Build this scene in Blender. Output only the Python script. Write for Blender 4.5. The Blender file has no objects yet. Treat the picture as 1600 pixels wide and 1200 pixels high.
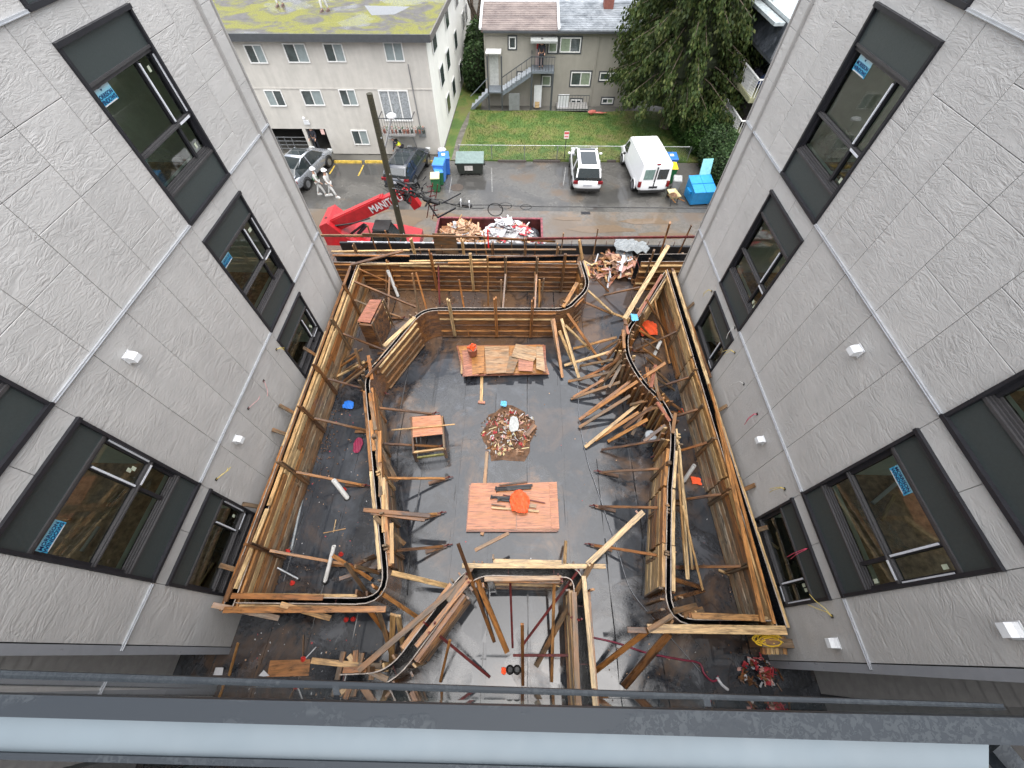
import bpy, bmesh, math, random
from mathutils import Vector, Matrix
R = random.Random(7)
sc = bpy.context.scene
col = sc.collection
V = Vector

# ------------------------------------------------------------------ camera
AX = V((0.99978846, 0.01626875, -0.01258432))
AY = V((0.02052219, -0.82981025, 0.55766818))
AZ = V((-0.00137003, -0.55780846, -0.82996858))
F = 625.0
RM = Matrix((AX, AY, AZ))            # world = RM @ (right, down, forward)
cam_d = bpy.data.cameras.new('camera')
cam = bpy.data.objects.new('camera', cam_d)
col.objects.link(cam)
cr, cd, cf = RM.col[0], RM.col[1], RM.col[2]
m = Matrix((cr, -cd, -cf)).transposed().to_4x4()
cam.matrix_world = m
cam_d.sensor_width = 36
cam_d.lens = F / 1600 * 36
cam_d.clip_start = 0.05
cam_d.clip_end = 500
sc.camera = cam

# ------------------------------------------------------------------ light
W = bpy.data.worlds.new('World'); sc.world = W; W.use_nodes = True
nt = W.node_tree; nt.nodes.clear()
sky = nt.nodes.new('ShaderNodeTexSky'); sky.sky_type = 'NISHITA'; sky.sun_disc = False
sky.sun_elevation = math.radians(76); sky.sun_rotation = math.radians(160)
sky.dust_density = 3; sky.air_density = 1.0
hs = nt.nodes.new('ShaderNodeHueSaturation'); hs.inputs['Saturation'].default_value = 0.30
bg = nt.nodes.new('ShaderNodeBackground'); bg.inputs[1].default_value = 0.15
wo = nt.nodes.new('ShaderNodeOutputWorld')
nt.links.new(sky.outputs[0], hs.inputs['Color']); nt.links.new(hs.outputs[0], bg.inputs[0]); nt.links.new(bg.outputs[0], wo.inputs[0])
sd = bpy.data.lights.new('sun', 'SUN'); sd.energy = 1.5; sd.angle = math.radians(100); sd.color = (1, .975, .94)
sun = bpy.data.objects.new('sun', sd); col.objects.link(sun)
el, az = math.radians(76), math.radians(160)
sdir = V((math.sin(az) * math.cos(el), math.cos(az) * math.cos(el), math.sin(el)))
sun.rotation_euler = sdir.to_track_quat('Z', 'Y').to_euler()
sc.view_settings.view_transform = 'Standard'
sc.view_settings.look = 'None'
sc.view_settings.exposure = 1.65
sc.view_settings.gamma = 1
sc.view_settings.use_curve_mapping = False

# ------------------------------------------------------------------ geometry of the place
G = -14.5          # lane level
D = -10.1          # podium deck level
XR, XL = 5.33, -5.95
def ray(px, py): return RM @ V((px - 800, py - 600, F))
def atz(px, py, z=D): r = ray(px, py); return r * (z / r.z)
def aty(px, py, y): r = ray(px, py); return r * (y / r.y)
def atx(px, py, x): r = ray(px, py); return r * (x / r.x)

WM = {}
def place(o, parent=None, M=None):
    M = M or Matrix()
    col.objects.link(o); WM[o.name] = M
    if parent is not None:
        o.parent = parent; o.matrix_basis = WM[parent.name].inverted() @ M
    else: o.matrix_basis = M
    return o
def tag(o, label=None, cat=None, group=None, kind=None):
    if label: o['label'] = label
    if cat: o['category'] = cat
    if group: o['group'] = group
    if kind: o['kind'] = kind
    return o
def thing(name, label, cat, loc=(0, 0, 0), rz=0, group=None):
    o = bpy.data.objects.new(name, None); o.empty_display_size = .2
    place(o, None, Matrix.Translation(V(loc)) @ Matrix.Rotation(rz, 4, 'Z'))
    return tag(o, label, cat, group)

class MB:
    def __init__(s): s.v = []; s.f = []; s.mi = []
    def quadbox(s, c, d, rot=None, mi=0):
        hx, hy, hz = d[0] / 2, d[1] / 2, d[2] / 2; n = len(s.v); c = V(c)
        for x, y, z in ((-1,-1,-1),(1,-1,-1),(1,1,-1),(-1,1,-1),(-1,-1,1),(1,-1,1),(1,1,1),(-1,1,1)):
            p = V((x * hx, y * hy, z * hz))
            if rot is not None: p = rot @ p
            s.v.append(c + p)
        for q in ((0,3,2,1),(4,5,6,7),(0,1,5,4),(1,2,6,5),(2,3,7,6),(3,0,4,7)): s.f.append([n + i for i in q]); s.mi.append(mi)
        return s
    def box(s, x0, x1, y0, y1, z0, z1, mi=0):
        return s.quadbox(((x0+x1)/2, (y0+y1)/2, (z0+z1)/2), (abs(x1-x0), abs(y1-y0), abs(z1-z0)), None, mi)
    def bar(s, a, b, w, t=None, up=(0, 0, 1), mi=0):
        a, b = V(a), V(b); t = t or w; x = (b - a); L = x.length
        if L < 1e-6: return s
        x.normalize(); u = V(up)
        if abs(x.dot(u)) > .98: u = V((1, 0, 0))
        y = u.cross(x).normalized(); z = x.cross(y)
        return s.quadbox((a + b) / 2, (L, w, t), Matrix((x, y, z)).transposed(), mi)
    def tube(s, pts, r, n=8, mi=0, cap=True):
        pts = [V(p) for p in pts]; rr = r if isinstance(r, (list, tuple)) else [r] * len(pts)
        base = len(s.v); pu = None
        for i, p in enumerate(pts):
            d = (pts[min(i + 1, len(pts) - 1)] - pts[max(i - 1, 0)]).normalized()
            u = pu if pu is not None else (V((0, 0, 1)) if abs(d.z) < .9 else V((1, 0, 0)))
            a = (u - d * u.dot(d)).normalized(); pu = a; b = d.cross(a)
            for k in range(n):
                t = 2 * math.pi * k / n; s.v.append(p + (a * math.cos(t) + b * math.sin(t)) * rr[i])
        for i in range(len(pts) - 1):
            for k in range(n):
                A = base + i * n + k; B = base + i * n + (k + 1) % n
                s.f.append([A, B, B + n, A + n]); s.mi.append(mi)
        if cap:
            s.f.append([base + k for k in range(n)][::-1]); s.mi.append(mi)
            s.f.append([base + (len(pts) - 1) * n + k for k in range(n)]); s.mi.append(mi)
        return s
    def loft(s, rings, mi=0, cap=True, closed=True):
        n = len(rings[0]); base = len(s.v)
        for r in rings: s.v.extend(V(p) for p in r)
        for i in range(len(rings) - 1):
            for k in range(n if closed else n - 1):
                A = base + i * n + k; B = base + i * n + (k + 1) % n
                s.f.append([A, B, B + n, A + n]); s.mi.append(mi)
        if cap:
            s.f.append([base + k for k in range(n)][::-1]); s.mi.append(mi)
            s.f.append([base + (len(rings) - 1) * n + k for k in range(n)]); s.mi.append(mi)
        return s
    def face(s, pts, mi=0):
        n = len(s.v); s.v.extend(V(p) for p in pts); s.f.append(list(range(n, n + len(pts)))); s.mi.append(mi); return s
    def blob(s, c, r, seg=8, ring=5, jit=.0, mi=0):
        c = V(c); r = V(r) if not isinstance(r, (int, float)) else V((r, r, r)); n = len(s.v)
        for i in range(ring + 1):
            th = math.pi * i / ring
            for k in range(seg):
                ph = 2 * math.pi * k / seg; j = 1 + R.uniform(-jit, jit)
                s.v.append(c + V((r.x * math.sin(th) * math.cos(ph) * j, r.y * math.sin(th) * math.sin(ph) * j, r.z * math.cos(th) * j)))
        for i in range(ring):
            for k in range(seg):
                a = n + i * seg + k; b = n + i * seg + (k + 1) % seg
                s.f.append([a, a + seg, b + seg, b]); s.mi.append(mi)
        return s
    def build(s, name, mat, parent=None, M=None, smooth=False, local=False):
        me = bpy.data.meshes.new(name); me.from_pydata([tuple(v) for v in s.v], [], s.f)
        mats = mat if isinstance(mat, (list, tuple)) else [mat]
        for q in mats: me.materials.append(q)
        if len(mats) > 1: me.polygons.foreach_set('material_index', s.mi)
        if smooth: me.polygons.foreach_set('use_smooth', [True] * len(me.polygons))
        me.update()
        o = bpy.data.objects.new(name, me)
        if M is None: M = WM[parent.name] if (local and parent is not None) else Matrix()
        return place(o, parent, M)

def board(a, b, w, t, mat, name, parent=None, up=(0, 0, 1)):
    "a timber from a to b, w across, t thick along 'up'; local X runs along the grain"
    a, b = V(a), V(b); x = b - a; L = x.length; x.normalize(); u = V(up)
    if abs(x.dot(u)) > .985: u = V((0, 1, 0)) if abs(x.y) < .9 else V((1, 0, 0))
    y = u.cross(x).normalized(); z = x.cross(y)
    M = Matrix.Translation((a + b) / 2) @ Matrix((x, y, z)).transposed().to_4x4()
    mb = MB(); e = min(.004, t * .12)
    mb.loft([[(sx * L / 2, w/2 - e, -t/2), (sx * L / 2, w/2, -t/2 + e), (sx * L / 2, w/2, t/2 - e), (sx * L / 2, w/2 - e, t/2),
              (sx * L / 2, -w/2 + e, t/2), (sx * L / 2, -w/2, t/2 - e), (sx * L / 2, -w/2, -t/2 + e), (sx * L / 2, -w/2 + e, -t/2)] for sx in (-1, 1)])
    return mb.build(name, mat, parent, M)

# ------------------------------------------------------------------ materials
MATS = {}
def newmat(name):
    mt = bpy.data.materials.new(name); mt.use_nodes = True; t = mt.node_tree
    b = t.nodes['Principled BSDF']; return mt, t, b
def N(t, typ, **k):
    n = t.nodes.new(typ)
    for a, v in k.items():
        if a in n.inputs.keys() if isinstance(a, str) and a[0].isupper() else False: n.inputs[a].default_value = v
        else: setattr(n, a, v)
    return n
def coords(t, scale=(1, 1, 1), rnd=True, src='Object'):
    tc = t.nodes.new('ShaderNodeTexCoord'); mp = t.nodes.new('ShaderNodeMapping'); mp.inputs['Scale'].default_value = scale
    t.links.new(tc.outputs[src], mp.inputs[0])
    if rnd:
        oi = t.nodes.new('ShaderNodeObjectInfo'); mu = t.nodes.new('ShaderNodeMath'); mu.operation = 'MULTIPLY'; mu.inputs[1].default_value = 60
        t.links.new(oi.outputs['Random'], mu.inputs[0]); cx = t.nodes.new('ShaderNodeCombineXYZ')
        t.links.new(mu.outputs[0], cx.inputs[0]); t.links.new(mu.outputs[0], cx.inputs[1]); t.links.new(cx.outputs[0], mp.inputs['Location'])
    return mp.outputs[0]
def noise(t, vec, s, det=4, rough=.55, dist=0):
    n = t.nodes.new('ShaderNodeTexNoise'); n.inputs['Scale'].default_value = s; n.inputs['Detail'].default_value = det
    n.inputs['Roughness'].default_value = rough; n.inputs['Distortion'].default_value = dist
    t.links.new(vec, n.inputs['Vector']); return n.outputs['Fac']
def ramp(t, fac, stops):
    r = t.nodes.new('ShaderNodeValToRGB'); e = r.color_ramp.elements
    while len(e) < len(stops): e.new(.5)
    for q, (p, c) in zip(e, stops):
        q.position = p; q.color = (c, c, c, 1) if isinstance(c, (int, float)) else (*c, 1)
    t.links.new(fac, r.inputs[0]); return r.outputs[0]
def mix(t, fac, a, b, mode='MIX'):
    n = t.nodes.new('ShaderNodeMix'); n.data_type = 'RGBA'; n.blend_type = mode
    for i, v in ((0, fac), (6, a), (7, b)):
        if isinstance(v, (int, float)): n.inputs[i].default_value = v
        elif isinstance(v, tuple): n.inputs[i].default_value = (*v, 1)
        else: t.links.new(v, n.inputs[i])
    return n.outputs[2]
def bump(t, b, h, strength=.3, dist=.01, prev=None):
    n = t.nodes.new('ShaderNodeBump'); n.inputs['Strength'].default_value = strength; n.inputs['Distance'].default_value = dist
    t.links.new(h, n.inputs['Height'])
    if prev is not None: t.links.new(prev, n.inputs['Normal'])
    if b is not None: t.links.new(n.outputs[0], b.inputs['Normal'])
    return n.outputs[0]
def pm(name, c, rough=.5, metal=0, var=.12, ns=6, bs=0, coat=0, spec=.5, emis=None):
    "painted / plain surface with mild mottling"
    if name in MATS: return MATS[name]
    mt, t, b = newmat(name)
    vec = coords(t); f = noise(t, vec, ns, 5, .6)
    c2 = tuple(max(0, x * (1 - var * 2)) for x in c); c3 = tuple(min(1, x * (1 + var)) for x in c)
    t.links.new(ramp(t, f, [(.3, c2), (.7, c3)]), b.inputs['Base Color'])
    rr = ramp(t, noise(t, vec, ns * 1.7, 4), [(.3, max(.02, rough * .75)), (.7, min(1, rough * 1.2))]); t.links.new(rr, b.inputs['Roughness'])
    b.inputs['Metallic'].default_value = metal; b.inputs['Specular IOR Level'].default_value = spec
    if coat: b.inputs['Coat Weight'].default_value = coat; b.inputs['Coat Roughness'].default_value = .08
    if bs: bump(t, b, noise(t, vec, ns * 8, 5, .7), bs, .01)
    MATS[name] = mt; return mt
def wood(name, stops, rough=.6, dirt=.5, grain=1.0, wet=.0, stain=.45):
    if name in MATS: return MATS[name]
    mt, t, b = newmat(name)
    vec = coords(t, (1.2, 16, 16)); g = noise(t, vec, 2.2, 7, .62, .6)
    oi = t.nodes.new('ShaderNodeObjectInfo')
    base = ramp(t, oi.outputs['Random'], stops)
    base2 = mix(t, 1, base, ramp(t, g, [(.30, .22), (.50, .78), (.72, 1.25)]), 'MULTIPLY')
    v2 = coords(t, (.8, 3.5, 3.5)); d = noise(t, v2, 4.2, 6, .72, .5)
    base3 = mix(t, ramp(t, d, [(.48, 0.0), (.64, dirt)]), base2, (.035, .022, .014))
    e2 = noise(t, v2, 1.7, 4, .6, .2)
    base3 = mix(t, ramp(t, e2, [(.45, 0.0), (.62, stain)]), base3, (.36, .15, .04))
    v3 = coords(t, (1.5, 9, 9)); k = noise(t, v3, 3.1, 2, .5)
    base4 = mix(t, ramp(t, k, [(.70, 0.0), (.76, .7)]), base3, (.05, .025, .012))
    t.links.new(base4, b.inputs['Base Color'])
    t.links.new(ramp(t, d, [(.35, rough), (.7, max(.15, rough - .3 - wet))]), b.inputs['Roughness'])
    bump(t, b, g, .5 * grain, .004)
    MATS[name] = mt; return mt
WF = wood('fresh_lumber', [(0, (.56, .37, .17)), (.35, (.68, .49, .26)), (.7, (.52, .30, .12)), (1, (.62, .42, .20))], .55, .55, stain=.14)
WO = wood('orange_stained_lumber', [(0, (.36, .14, .04)), (.35, (.48, .22, .065)), (.7, (.26, .095, .028)), (1, (.44, .24, .085))], .5, .85)
WD = wood('dark_wet_lumber', [(0, (.075, .035, .018)), (.4, (.13, .065, .033)), (.7, (.10, .05, .028)), (1, (.17, .095, .05))], .45, .5)
WG = wood('weathered_grey_lumber', [(0, (.14, .095, .058)), (.4, (.22, .155, .095)), (.7, (.10, .068, .042)), (1, (.27, .19, .115))], .6, .8)
WC = wood('concrete_caked_lumber', [(0, (.34, .26, .17)), (.4, (.46, .37, .25)), (.7, (.28, .19, .11)), (1, (.50, .42, .31))], .6, .95)
WR = wood('red_faced_plywood', [(0, (.36, .13, .08)), (.4, (.44, .19, .12)), (.75, (.30, .11, .07)), (1, (.46, .23, .14))], .35, .4, .35, stain=.15)
WP = wood('film_faced_plywood', [(0, (.13, .06, .035)), (.5, (.20, .10, .05)), (1, (.25, .14, .07))], .3, .5, .5)
PINE = wood('pale_plywood', [(0, (.42, .29, .17)), (.5, (.36, .22, .12)), (1, (.46, .33, .2))], .5, .5, .5)
WMIX = [WF, WO, WG, WD]
def rw(p=(.3, .3, .2, .2)): return R.choices(WMIX, p)[0]

def cladding():
    mt, t, b = newmat('embossed_grey_cladding')
    vec = coords(t, (1, 1, 1))
    oi = t.nodes.new('ShaderNodeObjectInfo')
    sep = t.nodes.new('ShaderNodeMapping'); sep.inputs['Rotation'].default_value = (math.radians(18), 0, 0); sep.inputs['Scale'].default_value = (1, .55, 1.5)
    t.links.new(vec, sep.inputs[0])
    n1 = noise(t, sep.outputs[0], 4.2, 2, .4, 1.5)
    n2 = noise(t, sep.outputs[0], 10, 3, .5, 2.0)
    n4 = noise(t, vec, 1.7, 2, .5)
    n3 = noise(t, vec, 70, 3, .6)
    # creases: one-sided steps rather than closed rings
    r1 = ramp(t, n1, [(.30, 0), (.46, .75), (.50, .40), (.60, .95), (.64, .6), (.8, 1)])
    r2 = ramp(t, n2, [(.36, 0), (.50, .5), (.54, .28), (.7, .5)])
    msk = ramp(t, n4, [(.36, .45), (.6, 1.0)])
    add = mix(t, 1, mix(t, .45, r1, r2), msk, 'MULTIPLY')
    nn = bump(t, None, add, .52, .024)
    bump(t, b, n3, .10, .002, nn)
    rnd = ramp(t, oi.outputs['Random'], [(0, .95), (1, 1.04)])
    c = mix(t, 1, ramp(t, noise(t, vec, 2.2, 5, .6), [(.3, (.42, .412, .40)), (.7, (.48, .47, .455))]), rnd, 'MULTIPLY')
    t.links.new(c, b.inputs['Base Color']); b.inputs['Roughness'].default_value = .5
    return mt
CLAD = cladding()
SPAN = pm('dark_green_grey_panel', (.040, .050, .050), .45, var=.06, ns=30, bs=.05)
FRAME = pm('charcoal_frame', (.022, .022, .026), .4, var=.08, spec=.3)
FRAME2 = pm('charcoal_mullion', (.055, .053, .055), .4, var=.08, spec=.35)
FILM = pm('white_protective_film', (.62, .64, .68), .3, var=.06)
SILV = pm('bare_aluminium_trim', (.44, .455, .48), .35, metal=.35, var=.06)
GREYT = pm('grey_corner_trim', (.33, .32, .31), .4, var=.05)
WHITE = pm('white_paint', (.60, .61, .62), .35, var=.05)
CARWHITE = pm('white_car_paint', (.78, .79, .80), .2, var=.02, coat=.6)
CARSILV = pm('silver_car_paint', (.34, .36, .39), .25, metal=.5, var=.03, coat=.6)
CARDARK = pm('dark_blue_grey_car_paint', (.028, .034, .045), .2, metal=.2, var=.03, coat=.8)
BLACK = pm('black_rubber', (.018, .018, .018), .55, var=.2)
CABLE = pm('black_cable', (.012, .012, .013), .5, var=.1)
PVC = pm('white_pvc', (.70, .70, .68), .3, var=.05)
RED = pm('red_machine_paint', (.40, .015, .02), .4, var=.12, coat=.3)
DRED = pm('dark_red_container_paint', (.075, .018, .017), .5, var=.3, ns=4)
ORANGE = pm('orange_cloth', (.85, .10, .02), .7, var=.15)
BLUEC = pm('blue_cart_plastic', (.03, .14, .50), .4, var=.08)
CYAN = pm('bright_blue_plastic', (.015, .22, .50), .4, var=.08)
GREEN = pm('green_cart_plastic', (.02, .13, .05), .4, var=.1)
YELL = pm('yellow_plastic', (.75, .50, .02), .4, var=.1)
CREAM = pm('cream_plastic', (.62, .54, .30), .5, var=.1)
TAIL = pm('red_tail_light', (.16, .008, .012), .15, var=.05)
SKIN = pm('skin', (.45, .26, .18), .6, var=.05)
SUIT = pm('white_coverall_cloth', (.50, .50, .48), .8, var=.06)
DARKC = pm('dark_cloth', (.02, .022, .03), .8, var=.15)
HIVIS = pm('hi_vis_yellow_cloth', (.65, .72, .03), .7, var=.08)
STEEL = pm('rusty_red_steel', (.13, .02, .018), .5, var=.3)
GSTEEL = pm('grey_galvanised_steel', (.28, .29, .30), .4, metal=.6, var=.15)
DIRT = pm('brown_dirt', (.13, .065, .032), .8, var=.35, ns=9, bs=.6)
DRY = pm('drywall', (.78, .85, .76), .8, var=.05)
OSB = pm('osb_floor', (.52, .34, .20), .6, var=.3, ns=9)
TARP = pm('grey_tarp', (.24, .26, .27), .4, var=.15, ns=5)
CONC = pm('concrete', (.27, .265, .255), .7, var=.15, ns=4, bs=.2)
POLE = wood('mossy_pole_wood', [(0, (.05, .046, .026)), (1, (.07, .064, .034))], .8, .4, stain=0)
BLUEM = pm('wet_blue_grey_metal', (.085, .110, .128), .6, metal=.0, var=.06, ns=3)

def glass(name, tint=(.80, .88, .84), add=0.0, ior=1.5):
    mt, t, b = newmat(name); t.nodes.remove(b); out = [n for n in t.nodes if n.type == 'OUTPUT_MATERIAL'][0]
    tr = t.nodes.new('ShaderNodeBsdfTransparent'); tr.inputs[0].default_value = (*tint, 1)
    gl = t.nodes.new('ShaderNodeBsdfGlossy'); gl.inputs['Roughness'].default_value = .02
    fr = t.nodes.new('ShaderNodeFresnel'); fr.inputs[0].default_value = ior
    mx = t.nodes.new('ShaderNodeMixShader')
    t.links.new(fr.outputs[0], mx.inputs[0]); t.links.new(tr.outputs[0], mx.inputs[1]); t.links.new(gl.outputs[0], mx.inputs[2]); t.links.new(mx.outputs[0], out.inputs[0])
    return mt
GLASS = glass('window_glass', (.88, .97, .92), ior=1.7)
CARGL = pm('dark_car_glass', (.02, .026, .028), .06, var=.05, spec=.8)
HOUSEGL = pm('house_window_glass', (.05, .065, .065), .08, var=.3, ns=2, spec=.8)
CURTAIN = pm('pale_blind', (.22, .26, .26), .6, var=.08)
def plastic_film():
    mt, t, b = newmat('clear_plastic_sheet'); b.inputs['Base Color'].default_value = (.6, .63, .6, 1); b.inputs['Roughness'].default_value = .25
    vec = coords(t); n = noise(t, vec, 6, 4, .6, 1.5); t.links.new(ramp(t, n, [(.45, .02), (.62, .35)]), b.inputs['Alpha'])
    return mt
PFILM = plastic_film()

def wetsurf(name, c0, c1, puddle=(.46, .56), cpud=None, rdry=.5, ns=.35, detail=10, brown=None, rp=.03, seamd=None):
    mt, t, b = newmat(name); vec = coords(t, rnd=False)
    f = noise(t, vec, detail, 6, .65); big = noise(t, vec, ns, 4, .5, .4)
    c = ramp(t, f, [(.3, c0), (.72, c1)])
    if brown:
        bn = noise(t, vec, ns * 1.7, 6, .65); c = mix(t, ramp(t, bn, [(brown[1], 0.0), (brown[1] + .12, .85)]), c, brown[0])
    c = mix(t, ramp(t, big, [(puddle[0], 0.0), (puddle[1], .85)]), c, cpud or tuple(x * .6 for x in c0))
    t.links.new(c, b.inputs['Base Color'])
    mx = ramp(t, big, [(puddle[0], rdry), (puddle[1], rp)])
    t.links.new(mx, b.inputs['Roughness'])
    h = mix(t, ramp(t, big, [(puddle[0], 0.0), (puddle[1], 1.0)]), f, (.5, .5, .5))
    bump(t, b, h, .25, .004)
    return mt
def membrane():
    mt, t, b = newmat('black_waterproof_membrane')
    vec = coords(t, rnd=False, src='Object')
    gm = t.nodes.new('ShaderNodeNewGeometry')
    vec = gm.outputs['Position']
    f = noise(t, vec, 14, 6, .7); big = noise(t, vec, .42, 3, .5, .5); mid = noise(t, vec, 1.3, 7, .7, .6)
    oi = t.nodes.new('ShaderNodeObjectInfo')
    c = ramp(t, f, [(.3, (.008, .009, .012)), (.75, (.026, .029, .035))])
    c = mix(t, ramp(t, mid, [(.50, 0.0), (.68, .85)]), c, (.068, .075, .088))      # dried grey bloom, also paling as painted sky reflection
    c = mix(t, 1, c, ramp(t, oi.outputs['Random'], [(0, .72), (1, 1.25)]), 'MULTIPLY')
    br = noise(t, vec, .7, 7, .72, .6)
    sp = t.nodes.new('ShaderNodeSeparateXYZ'); t.links.new(vec, sp.inputs[0])
    mr = t.nodes.new('ShaderNodeMapRange'); mr.inputs[1].default_value = 7.0; mr.inputs[2].default_value = 8.8; mr.inputs[3].default_value = 0; mr.inputs[4].default_value = .16; t.links.new(sp.outputs[1], mr.inputs[0])
    ad = t.nodes.new('ShaderNodeMath'); t.links.new(br, ad.inputs[0]); t.links.new(mr.outputs[0], ad.inputs[1])
    c = mix(t, ramp(t, ad.outputs[0], [(.50, 0.0), (.66, .85)]), c, (.115, .066, .036))        # mud film
    c = mix(t, ramp(t, big, [(.485, 0.0), (.50, .6), (.515, 0.0)]), c, (.012, .012, .014))
    c = mix(t, ramp(t, big, [(.50, 0.0), (.54, .5)]), c, (.045, .05, .058))  # puddles paled in the colour to stand in for sky reflection
    t.links.new(c, b.inputs['Base Color'])
    rr = mix(t, ramp(t, big, [(.50, 0.0), (.525, 1.0)]), ramp(t, mid, [(.38, .07), (.66, .36)]), (.035, .035, .035))
    t.links.new(rr, b.inputs['Roughness']); t.links.new(ramp(t, big, [(.50, .75), (.53, .6)]), b.inputs['Specular IOR Level'])
    h = mix(t, ramp(t, big, [(.50, 0.0), (.525, 1.0)]), mix(t, .5, f, mid), (.5, .5, .5))
    bump(t, b, h, .22, .006)
    return mt
MEMB = membrane()
ASPH = wetsurf('wet_asphalt', (.055, .053, .049), (.115, .111, .102), (.46, .58), (.045, .044, .042), .30, .3, 9, brown=((.10, .072, .048), .57), rp=.07)
LANE = wetsurf('muddy_wet_lane', (.085, .078, .068), (.145, .132, .118), (.50, .60), (.115, .088, .064), .24, .45, 7, brown=((.155, .115, .082), .53), rp=.10)
def lawnmat():
    mt, t, b = newmat('lawn_green'); vec = coords(t, rnd=False)
    a = noise(t, vec, .55, 5, .65, .4); f = noise(t, vec, 22, 4, .7)
    c = ramp(t, a, [(.30, (.04, .082, .014)), (.45, (.062, .12, .018)), (.55, (.12, .14, .03)), (.70, (.12, .10, .042))])
    c = mix(t, 1, c, ramp(t, f, [(.25, .5), (.75, 1.3)]), 'MULTIPLY'); t.links.new(c, b.inputs['Base Color']); b.inputs['Roughness'].default_value = .8
    bump(t, b, f, .8, .03); return mt
LAWN = lawnmat()
def mossroof():
    mt, t, b = newmat('mossy_torch_on_roof'); vec = coords(t, rnd=False)
    a = noise(t, vec, .42, 8, .68, .7); f = noise(t, vec, 12, 5, .7); p = noise(t, vec, .35, 3, .5)
    moss = ramp(t, f, [(.3, (.05, .05, .008)), (.55, (.15, .15, .014)), (.8, (.27, .25, .028))])
    gr = ramp(t, noise(t, vec, 3, 6, .7), [(.3, (.045, .042, .040)), (.7, (.10, .095, .092))])
    msk = mix(t, .35, ramp(t, a, [(.43, 0.0), (.52, 1.0)]), ramp(t, f, [(.35, 0.3), (.55, 1.0)]), 'MULTIPLY')
    t.links.new(mix(t, msk, gr, moss), b.inputs['Base Color'])
    t.links.new(ramp(t, p, [(.55, .7), (.62, .05)]), b.inputs['Roughness'])
    bump(t, b, mix(t, .6, msk, f), .6, .05); return mt
MOSS = mossroof()
def stucco(name, c, var=.08, s=5):
    mt, t, b = newmat(name); vec = coords(t, rnd=False)
    st = coords(t, (1.5, 1.5, .25), rnd=False)
    a = mix(t, .5, noise(t, vec, s * .3, 5, .65), noise(t, st, 2.2, 5, .6))
    t.links.new(ramp(t, a, [(.3, tuple(x * (1 - var * 2.6) for x in c)), (.6, c)]), b.inputs['Base Color']); b.inputs['Roughness'].default_value = .9
    bump(t, b, noise(t, vec, 40, 5, .7), .5, .02); return mt
STUC = stucco('cream_stucco', (.47, .45, .41))
STUW = stucco('lit_side_stucco', (.80, .79, .74), .05)  # white side wall, albedo raised so it looks more lit than the front
STUG = stucco('olive_grey_stucco', (.29, .275, .235), .06)
TRIMW = pm('white_window_frame', (.68, .68, .66), .5, var=.05)
DKTRIM = pm('dark_grey_trim', (.05, .055, .06), .5, var=.1)
def shingle(name, c0, c1):
    mt, t, b = newmat(name); vec = coords(t, rnd=False)
    a = noise(t, vec, 1.2, 7, .7, .5); oi = t.nodes.new('ShaderNodeObjectInfo')
    t.links.new(mix(t, 1, ramp(t, a, [(.35, c0), (.65, c1)]), ramp(t, oi.outputs['Random'], [(0, .8), (1, 1.15)]), 'MULTIPLY'), b.inputs['Base Color'])
    t.links.new(ramp(t, a, [(.4, .35), (.6, .7)]), b.inputs['Roughness']); bump(t, b, noise(t, vec, 25, 4, .7), .4, .02); return mt
SHB = shingle('brown_roof_shingles', (.10, .075, .068), (.20, .165, .15))
SHG = shingle('slate_grey_roof_shingles', (.07, .08, .09), (.25, .27, .29))
SHK = shingle('black_roof_shingles', (.012, .015, .02), (.045, .05, .06))
def foliage(name, a, bcol, c):
    mt, t, b = newmat(name); g = t.nodes.new('ShaderNodeNewGeometry'); vec = coords(t, rnd=False)
    r = ramp(t, g.outputs['Random Per Island'], [(0, a), (.55, bcol), (1, c)])
    r = mix(t, 1, r, ramp(t, noise(t, vec, .8, 3), [(.3, .55), (.7, 1.25)]), 'MULTIPLY')
    t.links.new(r, b.inputs['Base Color']); b.inputs['Roughness'].default_value = .65; b.inputs['Specular IOR Level'].default_value = .3
    tr = t.nodes.new('ShaderNodeBsdfTranslucent'); t.links.new(r, tr.inputs[0]); mx = t.nodes.new('ShaderNodeMixShader'); mx.inputs[0].default_value = .3
    out = [n for n in t.nodes if n.type == 'OUTPUT_MATERIAL'][0]
    t.links.new(b.outputs[0], mx.inputs[1]); t.links.new(tr.outputs[0], mx.inputs[2]); t.links.new(mx.outputs[0], out.inputs[0]); return mt
CEDAR = foliage('cedar_foliage', (.022, .042, .010), (.045, .072, .016), (.095, .11, .03))
HEDGE = foliage('hedge_foliage', (.03, .07, .015), (.055, .12, .025), (.10, .19, .05))
DHEDGE = foliage('dark_hedge_foliage', (.02, .045, .015), (.04, .08, .025), (.08, .13, .045))
GRASS = foliage('grass_blades', (.035, .075, .012), (.065, .125, .02), (.13, .155, .04))
BARK = pm('bark', (.10, .075, .055), .85, var=.3, ns=8, bs=.6)
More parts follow.
